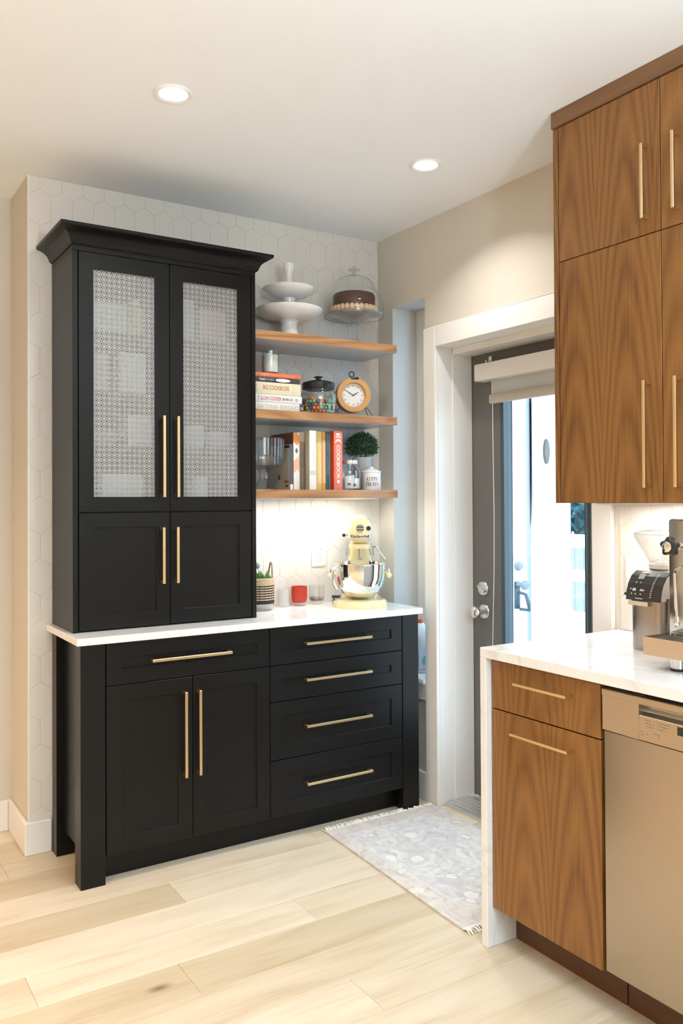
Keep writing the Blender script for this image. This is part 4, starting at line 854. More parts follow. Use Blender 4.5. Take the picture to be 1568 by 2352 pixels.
for k in range(12): bar.box(cvx-0.0003, cvx, 0.018+k*0.0022, 0.018+k*0.0022+random.uniform(0.0006, 0.0016), 0.012, 0.022)
build(bar, 'printed_bars', dark_ink, s)
build(MB().box(cvx-0.0003, cvx, 0.092, 0.106, 0.045, 0.067), 'cover_picture', bk((0.05, 0.035, 0.025)), s)
build(MB().box(cvx-0.0003, cvx, 0.005, 0.055, 0.182, 0.194), 'cover_band', dark_ink, s)
loz = stripes_book_mat()
t, s = stand_book('cookbook', 1.7865, 1.8175, 1.668, 3.2, (loz, bk((0.16, 0.045, 0.02))), 'patchwork patterned orange and white cookbook on the lowest shelf', 0.21)
build(MB().prism([(0, 0.156), (0.008, 0.170), (0, 0.184), (-0.008, 0.170)], -0.0005, 0, 'Y'), 'lozenge_emblem', bk((0.12, 0.20, 0.26)), s)
kraft = bk((0.56, 0.43, 0.28), 0.7)
t = thing('notebook', 'kraft wire-bound notebook standing between cookbooks on the lowest shelf', 'notebook', (1.8315, 3.2, S3), 0, 'cookbooks standing on the lowest shelf')
build(MB().box(-0.0125, -0.0095, 0.004, 0.19, 0, 0.256).box(0.0095, 0.0125, 0.004, 0.19, 0, 0.256), 'cover', kraft, t)
build(MB().box(-0.0093, 0.0093, 0.007, 0.187, 0.003, 0.253), 'pages', bk((0.50, 0.42, 0.31), 0.8), t)
co = MB()
for k in range(34):
    zz = 0.008+k*0.006
    co.tube([(-0.0105, 0.006, zz), (-0.0095, -0.002, zz), (0, -0.0055, zz), (0.0095, -0.002, zz), (0.0105, 0.006, zz)], 0.0011, 5)
build(co, 'wire_binding', mat('black_wire', (0.03, 0.03, 0.03), 0.4, 0.3), t)
wspine = bk((0.82, 0.82, 0.80))
t, s = stand_book('cookbook', 1.847, 1.881, 1.676, 3.166, (wspine, bk((0.52, 0.46, 0.36))), 'thick white spined book with a beige cover on the lowest shelf', 0.23)
build(MB().box(-0.0165, 0.0165, -0.0003, 0, 0.064, 0.084), 'grey_band', bk((0.60, 0.61, 0.62)), s)
build(MB().box(0.0015, 0.0024, -0.0004, 0, 0.105, 0.175), 'spine_line', bk((0.35, 0.35, 0.36)), s)
t, s = stand_book('cookbook', 1.8985, 1.9295, 1.677, 3.2, (bk((0.82, 0.56, 0.17)), bk((0.75, 0.48, 0.12))), 'yellow cookbook between white and orange books on the lowest shelf')
build(MB().box(-0.004, 0.0148, -0.0004, 0, 0.03, 0.225), 'pale_panel', bk((0.83, 0.66, 0.33)), s)
t, s = stand_book('cookbook', 1.9305, 1.9495, 1.675, 3.2, (bk((0.80, 0.34, 0.08)), bk((0.7, 0.25, 0.05))), 'orange cookbook between yellow and teal books on the lowest shelf')
build(MB().box(-0.004, 0.009, -0.0004, 0, 0.03, 0.22), 'pale_panel', bk((0.82, 0.52, 0.30)), s)
t, s = stand_book('cookbook', 1.951, 1.9725, 1.678, 3.2, (bk((0.03, 0.14, 0.22)), bk((0.80, 0.45, 0.06))), 'teal cookbook with a yellow edge on the lowest shelf')
vtext(s, 'BAREFOOT CONTESSA', 1.575, 0.175, 0.0085, (0.30, 0.42, 0.46))
build(MB().box(0.0085, 0.0105, -0.0004, 0.0, 0.001, 0.257), 'yellow_edge', bk((0.80, 0.42, 0.05)), s)
t, s = stand_book('cookbook', 1.9745, 2.0195, 1.679, 3.170, (bk((0.78, 0.20, 0.13)), bk((0.50, 0.055, 0.02))), 'thick coral red cookbook with white lettering on the lowest shelf', 0.235)
vtext(s, 'COOKBOOK', 1.541, 0.150, 0.0185, (0.85, 0.80, 0.76), 0.0, 0.02)
arc = MB()
for k in range(10):
    a0, a1 = R(35+11*k), R(35+11*(k+1))
    arc.add([(0.020*math.cos(a), -0.0005, rr*math.sin(a)+0.194) for a, rr in ((a0, 0.022), (a1, 0.022), (a1, 0.032), (a0, 0.032))], [(0, 1, 2, 3)])
build(arc, 'banner', MATS['ink_(0.85, 0.8, 0.76)'], s)
bt = MB().lathe([(0.5, 0), (0.5, 0.0004)], 20).move(T(-0.001, 0, 0.246) @ UP_Y @ Matrix.Diagonal((0.022, 0.012, 1, 1))).box(-0.013, 0.015, -0.0004, 0, 0.2325, 0.2370); build(bt, 'script_mark', MATS['ink_(0.85, 0.8, 0.76)'], s)
build(MB().box(-0.006, 0.006, -0.0004, 0, 0.030, 0.044), 'emblem', MATS['ink_(0.85, 0.8, 0.76)'], s)
# glass jar with packets
t = thing('glass_jar', 'square-shouldered glass jar with a silver lid holding paper packets', 'jar', (2.0905, 3.222, S3))
sq = [(0.042, 0.0003), (0.046, 0.004), (0.0475, 0.010), (0.0475, 0.085), (0.044, 0.098), (0.036, 0.106), (0.034, 0.112), (0.034, 0.124), (0.0328, 0.124), (0.0328, 0.112), (0.0345, 0.105), (0.042, 0.097), (0.0455, 0.085), (0.0455, 0.010), (0.043, 0.006), (0, 0.005)]
jb = MB().lathe(sq, 48)
def squarish(mb, k):
    o = []
    for x, y, z in mb.v:
        a = math.atan2(y, x); f2 = 1 + k*(abs(math.sin(2*a))**2)*(1 if z < 0.1 else 0.2); o.append((x*f2, y*f2, z))
    mb.v = o; return mb
build(squarish(jb, 0.07), 'body', glass, t)
build(MB().lathe([(0.0, 0.118), (0.0358, 0.118), (0.0365, 0.1195), (0.0365, 0.134), (0.035, 0.1355), (0, 0.1355)], 40), 'lid', mat('tin_lid', (0.80, 0.80, 0.80), 0.3, 0.7), t)
pk = mat('packet_paper', (0.84, 0.82, 0.80), 0.7); plum = mat('plum_print', (0.10, 0.06, 0.16), 0.6)
for i, (dx, dy, rz, w, h) in enumerate(((-0.016, -0.020, -28, 0.019, 0.056), (0.011, -0.026, -36, 0.020, 0.046), (0.004, 0.004, -30, 0.021, 0.062), (0.016, 0.016, 12, 0.015, 0.050))):
    q = thing('paper_packet', 'white paper packet with a plum oval mark standing in the glass jar', 'packet', (2.0905+dx, 3.222+dy, S3+0.0062), R(rz), 'paper packets in the glass jar')
    build(MB().rbox(-w, w, -0.0022, 0.0022, 0, h, 0.0015), 'sleeve', pk, q)
    build(MB().lathe([(0.5, 0), (0.5, 0.0004)], 20).move(T(0, -0.0022, h*0.36) @ UP_Y @ Matrix.Diagonal((0.017, 0.013, 1, 1))), 'printed_mark', plum, q)
# canister with lettering
CR = 0.0435
t = thing('treat_canister', 'white enamel lidded canister lettered KITTY TREATS on the lowest shelf', 'canister', (2.2105, 3.222, S3), -VA-R(-3))
enam = mat('white_enamel', (0.85, 0.85, 0.84), 0.2, coat=0.3)
build(MB().lathe([(CR*0.97, 0), (CR, 0.002), (CR, 0.081), (0, 0.081)], 48), 'body', enam, t)
build(MB().lathe([(0.0, 0.0812), (CR+0.002, 0.0812), (CR+0.0025, 0.084), (CR+0.001, 0.086), (0.030, 0.093), (0.016, 0.099), (0.009, 0.101), (0.0085, 0.107), (0.006, 0.1085), (0, 0.109)], 44), 'lid', enam, t)
# slab-serif letters drawn as strokes on a 1 x 1.4 cell: (x0, z0, x1, z1, width)
TH, TN = 0.24, 0.10
GL = {'K': [(.2, 0, .2, 1.4, TH), (.3, .6, .85, 1.35, TN), (.42, .75, .85, .05, TH)], 'I': [(.5, 0, .5, 1.4, TH)], 'T': [(.5, 0, .5, 1.4, TH), (.05, 1.35, .95, 1.35, TN), (.06, 1.1, .06, 1.4, TN), (.94, 1.1, .94, 1.4, TN)],
      'Y': [(.5, 0, .5, .65, TH), (.5, .6, .12, 1.35, TH), (.5, .6, .88, 1.35, TN)], 'R': [(.2, 0, .2, 1.4, TH), (.2, 1.35, .65, 1.35, TN), (.2, .7, .65, .7, TN), (.74, .72, .74, 1.33, TH), (.5, .7, .88, .05, TH)],
      'E': [(.2, 0, .2, 1.4, TH), (.15, 1.35, .88, 1.35, TN), (.15, .7, .65, .7, TN), (.15, .05, .88, .05, TN), (.88, 0, .88, .32, TN), (.88, 1.1, .88, 1.4, TN)],
      'A': [(.08, .05, .5, 1.38, TN), (.5, 1.38, .88, .05, TH), (.24, .5, .72, .5, TN)], 'S': [(.2, 1.3, .8, 1.3, TN), (.2, .75, .2, 1.3, TN), (.2, 1.0, .8, .45, TH), (.8, .1, .8, .5, TN), (.2, .08, .8, .08, TN), (.18, .05, .18, .35, TN), (.82, 1.05, .82, 1.35, TN)]}
SER = {'K': [(.2, 0), (.2, 1.4), (.85, 1.37), (.85, .03)], 'I': [(.5, 0), (.5, 1.4)], 'T': [(.5, 0)], 'Y': [(.5, 0), (.12, 1.4), (.88, 1.4)], 'R': [(.2, 0), (.2, 1.4), (.88, .03)], 'E': [], 'A': [(.08, .03), (.88, .03)], 'S': []}
def serif_word(word, width, height):
    mb = MB(); n = len(word); cw = width/n; kz = height/1.4
    def st(x0, z0, x1, z1, w):
        d = math.hypot(x1-x0, z1-z0); nx, nz = -(z1-z0)/d*w/2, (x1-x0)/d*w/2; S = max(1, int(d/0.3))
        for q in range(S):
            ax, az, bx, bz = x0+(x1-x0)*q/S, z0+(z1-z0)*q/S, x0+(x1-x0)*(q+1)/S, z0+(z1-z0)*(q+1)/S
            mb.add([(ax+nx, 0, az+nz), (ax-nx, 0, az-nz), (bx-nx, 0, bz-nz), (bx+nx, 0, bz+nz)], [(0, 1, 2, 3)])
    for i, ch in enumerate(word):
        o = len(mb.v)
        for s in GL[ch]: st(*s)
        for x, z in SER[ch]: st(x-.24, z+(0.04 if z < .5 else -0.04), x+.24, z+(0.04 if z < .5 else -0.04), .08)
        mb.v[o:] = [((i-n/2)*cw + 0.02*cw + p[0]*cw*0.96, 0, p[2]*kz) for p in mb.v[o:]]
    return mb
def wrap(mb, rad, z): mb.v = [(rad*math.sin(p[0]/rad), -rad*math.cos(p[0]/rad), p[2]+z) for p in mb.v]; return mb
build(wrap(serif_word('KITTY', 0.052, 0.0165), CR+0.0004, 0.042), 'lettering', dark_ink, t)
build(wrap(serif_word('TREATS', 0.064, 0.0165), CR+0.0004, 0.019), 'lettering', dark_ink, t)
# potted plant behind
t = thing('potted_plant', 'bushy green herb in a pale grey pot behind the lettered canister', 'plant', (2.232, 3.330, S3))
build(MB().lathe([(0.034, 0), (0.036, 0.003), (0.045, 0.150), (0.0465, 0.156), (0.043, 0.156), (0.041, 0.140), (0, 0.138)], 32), 'pot', mat('pale_pot', (0.62, 0.61, 0.56), 0.6), t)
def leaves(mb, n, c, rx, rz, ln, wd, top=0.0):
    for k in range(n):
        a = random.uniform(0, 2*math.pi); u = random.uniform(-0.55, 1); q = math.sqrt(max(0, 1-u*u)); rr = random.uniform(0.55, 1.0)
        d = Vector((q*math.cos(a), q*math.sin(a), u)); p = Vector(c)+Vector((d.x*rx*rr, d.y*rx*rr, d.z*rz*rr))
        d = (d*0.7+Vector((random.gauss(0, 0.6), random.gauss(0, 0.6), random.gauss(0.1, 0.6)))).normalized()
        s = d.cross(Vector((random.gauss(0, 1), random.gauss(0, 1), random.gauss(0, 1)))).normalized(); nn = d.cross(s); L0 = ln*random.uniform(0.7, 1.3); w = wd*random.uniform(0.7, 1.2)
        mb.add([p, p+d*L0*0.45+s*w-nn*w*0.3, p+d*L0, p+d*L0*0.45-s*w-nn*w*0.3, p+d*L0*0.5+nn*w*0.2], [(0, 1, 4), (1, 2, 4), (2, 3, 4), (3, 0, 4)])
    return mb
leaf_m = mat('herb_leaf', (0.035, 0.115, 0.05), 0.45, var=0.5, bscale=40)
o = build(leaves(MB(), 1700, (0, 0, 0.205), 0.074, 0.066, 0.017, 0.0036), 'foliage', leaf_m, t); o['kind'] = 'stuff'
sm = MB()
for k in range(26):
    a = random.uniform(0, 6.28); q = random.uniform(0.02, 0.07); sm.tube([(0.02*math.cos(a), 0.02*math.sin(a), 0.137), (q*math.cos(a), q*math.sin(a), 0.19+random.uniform(-0.02, 0.04))], 0.0009, 4)
o = build(sm, 'stems', mat('herb_stem', (0.05, 0.11, 0.04), 0.6), t); o['kind'] = 'stuff'

# ------------------------------------------------------------------ on the black cabinet's counter
t = thing('wall_outlet', 'white double wall outlet on the tiles above the black cabinet counter', 'outlet', (2.0485, YW, 1.117))
build(MB().rbox(-0.0375, 0.0375, -0.006, 0, -0.057, 0.057, 0.004), 'plate', white_plastic, t)
for z in (0.0205, -0.0185):
    f = build(MB().rbox(-0.0165, 0.0165, -0.0085, -0.005, z-0.0155, z+0.0155, 0.003), 'socket', white_plastic, t)
    build(MB().box(-0.0075, -0.0055, -0.0089, -0.0084, z-0.001, z+0.007).box(0.0055, 0.0075, -0.0089, -0.0084, z-0.001, z+0.006).lathe([(0.0026, 0), (0.0026, 0.0004)], 12, (0, -0.0087, z-0.008)), 'slots', dark_ink, f)
# basket planter
t = thing('basket_planter', 'tan and black woven basket planter with a rope handle beside the hutch', 'planter', (1.697, 3.345, CT))
BR = 0.060; rows = 21; zb0, zb1 = 0.030, 0.142
def weave(idx):
    mb = MB(); hgt = (zb1-zb0)/rows; S = 72
    for r in idx:
        zc2 = zb0+(r+0.5)*hgt; pr = []
        for q in range(7):
            a = -math.pi/2+math.pi*q/6; pr.append((0.0024*math.cos(a), hgt*0.56*math.sin(a)))
        v = []; f = []
        for dr, dz in pr:
            for k in range(S):
                a = 2*math.pi*k/S; w = 0.0016*math.cos(S/4*a+math.pi*(r % 2)); rr = BR-0.0015+dr+w; v.append((rr*math.cos(a), rr*math.sin(a), zc2+dz))
        for i in range(6):
            for k in range(S): f.append((i*S+k, i*S+(k+1) % S, (i+1)*S+(k+1) % S, (i+1)*S+k))
        mb.add(v, f, True)
    return mb
blk = [0, 1, 2] + [4, 6, 8, 10, 12, 14]
tan_m = mat('seagrass', (0.62, 0.45, 0.29), 0.8, bump=0.3, bscale=300); blk_m = mat('black_seagrass', (0.035, 0.03, 0.028), 0.8)
build(weave([r for r in range(rows) if r not in blk]), 'tan_weave', tan_m, t); build(weave(blk), 'black_weave', blk_m, t)
build(MB().lathe([(BR-0.006, zb0+0.002), (BR-0.005, zb1-0.004), (BR-0.011, zb1-0.004), (BR-0.012, zb0+0.008), (0, zb0+0.008)], 40), 'liner', mat('liner_brown', (0.10, 0.06, 0.04), 0.8), t)
build(MB().lathe([(0.046, 0.0003), (0.052, 0.003), (0.059, 0.014), (0.060, 0.030), (0.0585, 0.030), (0.057, 0.015), (0.05, 0.006), (0, 0.005)], 40), 'glass_base', glass, t)
hp = []
for q in range(17):
    s = q/16; a = R(-50+75*s); hp.append(((BR-0.004)*math.cos(a)*(1-0.15*math.sin(math.pi*s)), (BR-0.004)*math.sin(a), zb1-0.012+0.078*math.sin(math.pi*s)**0.75))
build(MB().tube(hp, 0.0036, 8), 'rope_handle', mat('jute_rope', (0.30, 0.22, 0.14), 0.9, bump=0.5, bscale=500), t)
sc = MB(); grn = mat('succulent_green', (0.10, 0.28, 0.07), 0.45)
for k in range(22):
    a = random.uniform(0, 6.28); r0 = random.uniform(0, 0.035); x, y = r0*math.cos(a), r0*math.sin(a); L0 = random.uniform(0.03, 0.055)
    sc.tube([(x, y, zb1-0.02), (x*1.25, y*1.25, zb1-0.02+L0*0.5), (x*1.6, y*1.6, zb1-0.02+L0)], [0.004, 0.0055, 0.0012], 6)
build(sc, 'succulent', grn, t)
t2 = MB().tube([(0, 0, 0.14), (-0.006, 0, 0.17), (-0.012, 0, 0.185)], 0.0012, 5).sphere((-0.014, 0, 0.196), 0.012, 12, 8, 1.25)
build(t2, 'round_leaf', mat('grey_green_leaf', (0.24, 0.36, 0.32), 0.5), t)
# votives
cup = [(0.024, 0.0003), (0.027, 0.002), (0.034, 0.016), (0.0365, 0.030), (0.0365, 0.088), (0.0348, 0.088), (0.0345, 0.030), (0.031, 0.019), (0.0, 0.017)]
rg_m = thin_glass('coral_glass', (0.85, 0.16, 0.10), 1.0, 0.05, 0.45, (0.72, 0.12, 0.07))
t = thing('votive_holder', 'coral red frosted glass votive with a clear foot on the white counter', 'candle holder', (1.913, 3.378, CT))
build(MB().lathe([(0.024, 0.0003), (0.027, 0.002), (0.034, 0.016), (0.0, 0.0165)], 36), 'clear_foot', glass, t)
build(MB().lathe([(0.0, 0.0172), (0.031, 0.0178), (0.0355, 0.030), (0.0365, 0.05), (0.0365, 0.088), (0.0350, 0.088), (0.0348, 0.05), (0.0335, 0.031), (0.0, 0.021)], 36), 'coral_cup', rg_m, t)
t = thing('votive_holder', 'clear glass votive with a pink tinted bottom on the white counter', 'candle holder', (2.008, 3.382, CT))
build(MB().lathe(cup, 36), 'cup', thin_glass('pale_glass', (0.985, 0.985, 0.98), 0.8), t)
build(MB().lathe([(0.0, 0.0155), (0.030, 0.0165), (0.0352, 0.029), (0.0345, 0.031), (0.0305, 0.0195), (0, 0.0178)], 36), 'pink_bottom', thin_glass('pink_glass', (0.985, 0.93, 0.93), 0.8), t)
solo(MB().lathe([(0.024, 0.0003), (0.026, 0.002), (0.027, 0.083), (0.0255, 0.083), (0.0245, 0.012), (0, 0.012)], 32), 'glass_tumbler', thin_glass('frosted_glass', (0.97, 0.97, 0.96), 0.8, 0.2, 0.25, (0.85, 0.85, 0.83)), 'slim frosted glass tumbler between the basket and the coral votive', 'tumbler', (1.832, 3.380, CT))
# stand mixer (local front is -Y)
MX = thing('stand_mixer', 'pale yellow stand mixer with a polished steel bowl in the corner of the counter', 'mixer', (2.150, 3.232, CT), -R(33.6))
bp = []
for k in range(40):
    a = 2*math.pi*k/40; c, s = math.cos(a), math.sin(a); bp.append((0.126*math.copysign(abs(c)**0.72, c)*(1.0 if s < 0 else 0.86), 0.150*math.copysign(abs(s)**0.8, s)))
bs = MB(); lv = [(1.0, 0.0003), (1.0, 0.012), (0.975, 0.026), (0.90, 0.034), (0.0, 0.037)]
v = [(p[0]*k, p[1]*k, z) for k, z in lv for p in bp]; f = []
for i in range(4):
    for k in range(40): f.append((i*40+k, i*40+(k+1) % 40, (i+1)*40+(k+1) % 40, (i+1)*40+k))
f.append(tuple(reversed(range(40)))); bs.add(v, f, True); build(bs, 'base', mixer_m, MX)
# column (rises at the back), as stacked rounded sections
def loft(secs, seg=32, e=0.75):
    mb = MB(); v = []; f = []
    for cx, cy, z, wx, wy in secs:
        for k in range(seg):
            a = 2*math.pi*k/seg; c, s = math.cos(a), math.sin(a); v.append((cx+wx*math.copysign(abs(c)**e, c), cy+wy*math.copysign(abs(s)**e, s), z))
    for i in range(len(secs)-1):
        for k in range(seg): f.append((i*seg+k, i*seg+(k+1) % seg, (i+1)*seg+(k+1) % seg, (i+1)*seg+k))
    f += [tuple(reversed(range(seg))), tuple((len(secs)-1)*seg+k for k in range(seg))]
    return mb.add(v, f, True)
build(loft([(0, 0.085, 0.034, 0.085, 0.060), (0, 0.088, 0.08, 0.068, 0.052), (0, 0.090, 0.16, 0.060, 0.048), (0, 0.088, 0.20, 0.060, 0.050), (0, 0.080, 0.225, 0.052, 0.055), (0, 0.078, 0.262, 0.047, 0.055), (0, 0.075, 0.300, 0.044, 0.060)]), 'column', mixer_m, MX)
# head: horizontal rounded body, nose to the front
hd = MB(); secs = []
for y, w, h0, h1 in ((-0.150, 0.0, 0.345, 0.345), (-0.148, 0.022, 0.322, 0.368), (-0.140, 0.040, 0.304, 0.388), (-0.122, 0.051, 0.292, 0.402), (-0.09, 0.0555, 0.284, 0.411), (-0.03, 0.0575, 0.282, 0.415), (0.06, 0.0575, 0.284, 0.414), (0.12, 0.053, 0.290, 0.406), (0.148, 0.040, 0.304, 0.390), (0.158, 0.0, 0.345, 0.345)):
    secs.append((y, w, h0, h1))
S = 36; v = []; f = []
for y, w, h0, h1 in secs:
    for k in range(S):
        a = 2*math.pi*k/S; c, s = math.cos(a), math.sin(a); v.append((w*math.copysign(abs(c)**0.85, c), y, (h0+h1)/2+(h1-h0)/2*math.copysign(abs(s)**0.85, s)))
for i in range(len(secs)-1):
    for k in range(S): f.append((i*S+k, i*S+(k+1) % S, (i+1)*S+(k+1) % S, (i+1)*S+k))
hd.add(v, f, True); head = build(hd, 'motor_head', mixer_m, MX)
# trim band round the head with the maker's lettering
def band_pts(z, off=0.0):
    prev = None; out = []
    for (y, w, h0, h1) in secs[1:-1]:
        zc3 = (h0+h1)/2; hh = (h1-h0)/2; q = min(1, abs((z-zc3)/hh)); ww = w*(1-q**(2/0.85))**(0.85/2) if q < 1 else 0
        out.append((ww+off, y))
    return out
bl = band_pts(0.322, 0.0012); 
ring = [(-x, y) for x, y in reversed(bl)] + [(0, -0.1475)] + [(x, y) for x, y in bl]
bm3 = MB(); v = []
for x, y in ring: v += [(x, y-0.0012, 0.3135), (x, y-0.0012, 0.3305)]
bm3.add(v, [(2*i, 2*i+2, 2*i+3, 2*i+1) for i in range(len(ring)-1)], True)
bd2 = build(bm3, 'trim_band', chrome, head)
tb = fit_text('KitchenAid', 0.082, 0.0125, 0, 0.02)
def bend_nose(mb, zc3):
    o = []
    for x, y, z in mb.v:
        ax = abs(x); yy = -0.1485
        for (x0, y0), (x1, y1) in zip([(0, -0.1475)]+bl, bl):
            if x0 <= ax <= x1 or (ax > x1 and (x1, y1) == bl[-1]):
                yy = y0+(y1-y0)*(ax-x0)/max(1e-6, x1-x0); break
        o.append((x, yy-0.0028, y+zc3))
    mb.v = o; return mb
build(bend_nose(tb, 0.322), 'lettering', dark_ink, bd2)
def nose_disc(r, x, z, dy, th=0.004, seg=28): return MB().lathe([(r*0.96, 0), (r, th*0.4), (r*0.93, th), (0, th)], seg).move(T(x, dy, z) @ FY)
hub = build(nose_disc(0.0185, 0.002, 0.358, -0.1435, 0.012), 'hub_cap', chrome, head)
build(MB().box(-0.014, 0.018, -0.1562, -0.1553, 0.3610, 0.3655).box(-0.0135, 0.0175, -0.1562, -0.1553, 0.3485, 0.3525), 'hub_stripes', dark_ink, hub)
build(nose_disc(0.0105, 0.039, 0.357, -0.132, 0.014, 20), 'attachment_knob', black_plastic, head)
build(nose_disc(0.008, 0.0, 0, 0, 0.012, 18).move(T(-0.072, -0.02, 0.322)), 'speed_knob', black_plastic, head)
build(MB().tube([(-0.056, -0.01, 0.322), (-0.070, -0.02, 0.322)], 0.0025, 8), 'speed_lever', chrome, head)
# planetary and shaft
build(MB().lathe([(0.048, 0.265), (0.050, 0.285), (0.03, 0.290), (0, 0.290)], 28, (0, -0.075, 0)), 'planetary', mixer_m, MX)
build(MB().lathe([(0.007, 0.225), (0.007, 0.268)], 14, (0.0, -0.085, 0)).box(-0.010, 0.010, -0.090, -0.080, 0.213, 0.224), 'beater_shaft', steel, MX)
# bowl arms with pins
am = MB()
for sx in (-1, 1):
    am.tube([(sx*0.045, 0.075, 0.142), (sx*0.10, 0.055, 0.142), (sx*0.128, 0.010, 0.142), (sx*0.131, -0.058, 0.142)], 0.0115, 10)
    am.sphere((sx*0.131, -0.060, 0.142), 0.0135, 12, 8)
build(am, 'bowl_arms', mixer_m, MX)
build(MB().lathe([(0.004, 0.152), (0.003, 0.170), (0, 0.172)], 10, (-0.131, -0.060, 0)).lathe([(0.004, 0.152), (0.003, 0.170), (0, 0.172)], 10, (0.131, -0.060, 0)), 'locating_pins', chrome, MX)
# bowl
bw = [(0.0, 0.0435), (0.040, 0.0440), (0.066, 0.052), (0.089, 0.073), (0.105, 0.100), (0.1135, 0.135), (0.1155, 0.170), (0.1165, 0.197), (0.119, 0.199), (0.117, 0.201), (0.1150, 0.198), (0.1138, 0.170), (0.1115, 0.135), (0.103, 0.102), (0.087, 0.076), (0.064, 0.055), (0, 0.0475)]
bowl = build(MB().lathe(bw, 64, (0, -0.060, 0)), 'bowl', mat('mirror_steel', (0.80, 0.79, 0.77), 0.06, 1.0), MX)
ha = R(212)
hx, hy = math.cos(ha), math.sin(ha)
hpt = [((0.110+dx)*hx, -0.060+(0.110+dx)*hy, z) for dx, z in ((0.003, 0.186), (0.016, 0.190), (0.030, 0.176), (0.034, 0.150), (0.030, 0.118), (0.016, 0.088), (-0.004, 0.083))]
hb = MB(); sd = Vector((-hy, hx, 0)); v = []
for p in hpt: v += [Vector(p)+sd*0.011, Vector(p)-sd*0.011]
f = [(2*i, 2*i+1, 2*i+3, 2*i+2) for i in range(len(hpt)-1)]
hb.add(v, f, True); ho = build(hb, 'bowl_handle', chrome, bowl); ho.modifiers.new('thick', 'SOLIDIFY').thickness = 0.0035
# lift lever and cord
build(MB().tube([(0.060, 0.080, 0.265), (0.075, 0.075, 0.263), (0.118, 0.050, 0.205)], 0.0035, 8), 'lift_lever', nickel, MX)
build(MB().rbox(-0.068, -0.060, 0.05, 0.11, 0.225, 0.262, 0.003).rbox(0.060, 0.066, 0.05, 0.11, 0.225, 0.262, 0.003), 'side_covers', mat('grey_cover', (0.42, 0.42, 0.41), 0.4), MX)
build(MB().tube([(-0.09, 0.10, 0.012), (-0.125, 0.03, 0.010), (-0.118, -0.05, 0.041), (-0.098, -0.055, 0.043)], 0.004, 6).rbox(-0.128, -0.088, -0.062, -0.046, 0.040, 0.052, 0.003), 'power_cord', black_plastic, MX)

# ------------------------------------------------------------------ on the right counter
KZ = 0.9152
t = thing('coffee_grinder', 'steel coffee grinder with a black display and clear hopper beside the espresso machine', 'grinder', (2.20, 1.648, KZ))
gb = loft([(0, 0, 0.0, 0.082, 0.060), (0, 0, 0.01, 0.083, 0.061), (0.002, 0, 0.12, 0.084, 0.063), (0.004, 0, 0.16, 0.086, 0.0645)], 36, 0.4)
build(gb, 'body', mat('dark_steel', (0.36, 0.32, 0.29), 0.25, 1.0), t)
# rounded control head with the panel
prf = [(-0.090, 0.150), (-0.087, 0.175), (-0.078, 0.200), (-0.062, 0.222), (-0.040, 0.236), (-0.015, 0.242), (0.088, 0.242), (0.088, 0.150)]
hb = MB(); v = []; n = len(prf)
for y in (-0.060, 0.060): v += [(x, y, z) for x, z in prf]
f = [tuple(range(n)), tuple(reversed(range(n, 2*n)))] + [(i, n+i, n+(i+1) % n, (i+1) % n) for i in range(n)]
build(hb.add(v, f), 'head', mat('head_steel', (0.70, 0.69, 0.68), 0.3, 0.9), t, bevel=0.003)
pn = MB(); v = []
pp = prf[:5]
for x, z in pp: v += [(x-0.0025, -0.061, z+0.001), (x-0.0025, 0.061, z+0.001)]
pn.add(v, [(2*i, 2*i+1, 2*i+3, 2*i+2) for i in range(len(pp)-1)], False)
po = build(pn, 'control_panel', mat('panel_black', (0.035, 0.033, 0.032), 0.3), t); po.modifiers.new('thick', 'SOLIDIFY').thickness = 0.004
def panel_pt(s, y):
    L0 = [0]
    for a, b2 in zip(pp[:-1], pp[1:]): L0.append(L0[-1]+math.dist(a, b2))
    d = s*L0[-1]
    for i in range(len(pp)-1):
        if d <= L0[i+1]+1e-9:
            k = (d-L0[i])/(L0[i+1]-L0[i]); return (pp[i][0]+(pp[i+1][0]-pp[i][0])*k-0.0052, y, pp[i][1]+(pp[i+1][1]-pp[i][1])*k+0.002)
def patch(mb, s0, s1, y0, y1): mb.add([panel_pt(s0, y0), panel_pt(s0, y1), panel_pt(s1, y1), panel_pt(s1, y0)], [(0, 1, 2, 3)]); return mb
build(patch(MB(), 0.64, 0.84, 0.010, 0.031), 'screen', mat('lcd', (0.36, 0.42, 0.38), 0.3), po)
mk = MB(); patch(mk, 0.88, 0.93, 0.006, 0.030)
for k in range(13): patch(mk, 0.10+k*0.06, 0.125+k*0.06, -0.030-0.0006*k, -0.024-0.0006*k)
for s, y in ((0.50, 0.030), (0.50, 0.014), (0.30, 0.045), (0.30, 0.006), (0.16, 0.040), (0.16, 0.026), (0.16, 0.008)): patch(mk, s, s+0.035, y-0.0025, y+0.0025)
patch(mk, 0.27, 0.31, -0.004, 0.012); patch(mk, 0.26, 0.34, 0.026, 0.038); patch(mk, 0.04, 0.065, 0.0, 0.026)
build(mk, 'printed_marks', mat('panel_print', (0.62, 0.60, 0.58), 0.5), po)
build(loft([(0.012, 0, 0.2425, 0.040, 0.040), (0.012, 0, 0.256, 0.040, 0.040)], 28, 0.6), 'hopper_collar', mat('collar_white', (0.74, 0.73, 0.71), 0.3), t)
hopper = loft([(0.012, 0, 0.2565, 0.036, 0.036), (0.010, 0, 0.300, 0.056, 0.056), (0.008, 0, 0.340, 0.076, 0.072), (0.008, 0, 0.347, 0.077, 0.073)], 36, 0.55)
build(hopper, 'hopper', thin_glass('smoke_clear', (0.80, 0.80, 0.80), 1.4, 0.03), t)
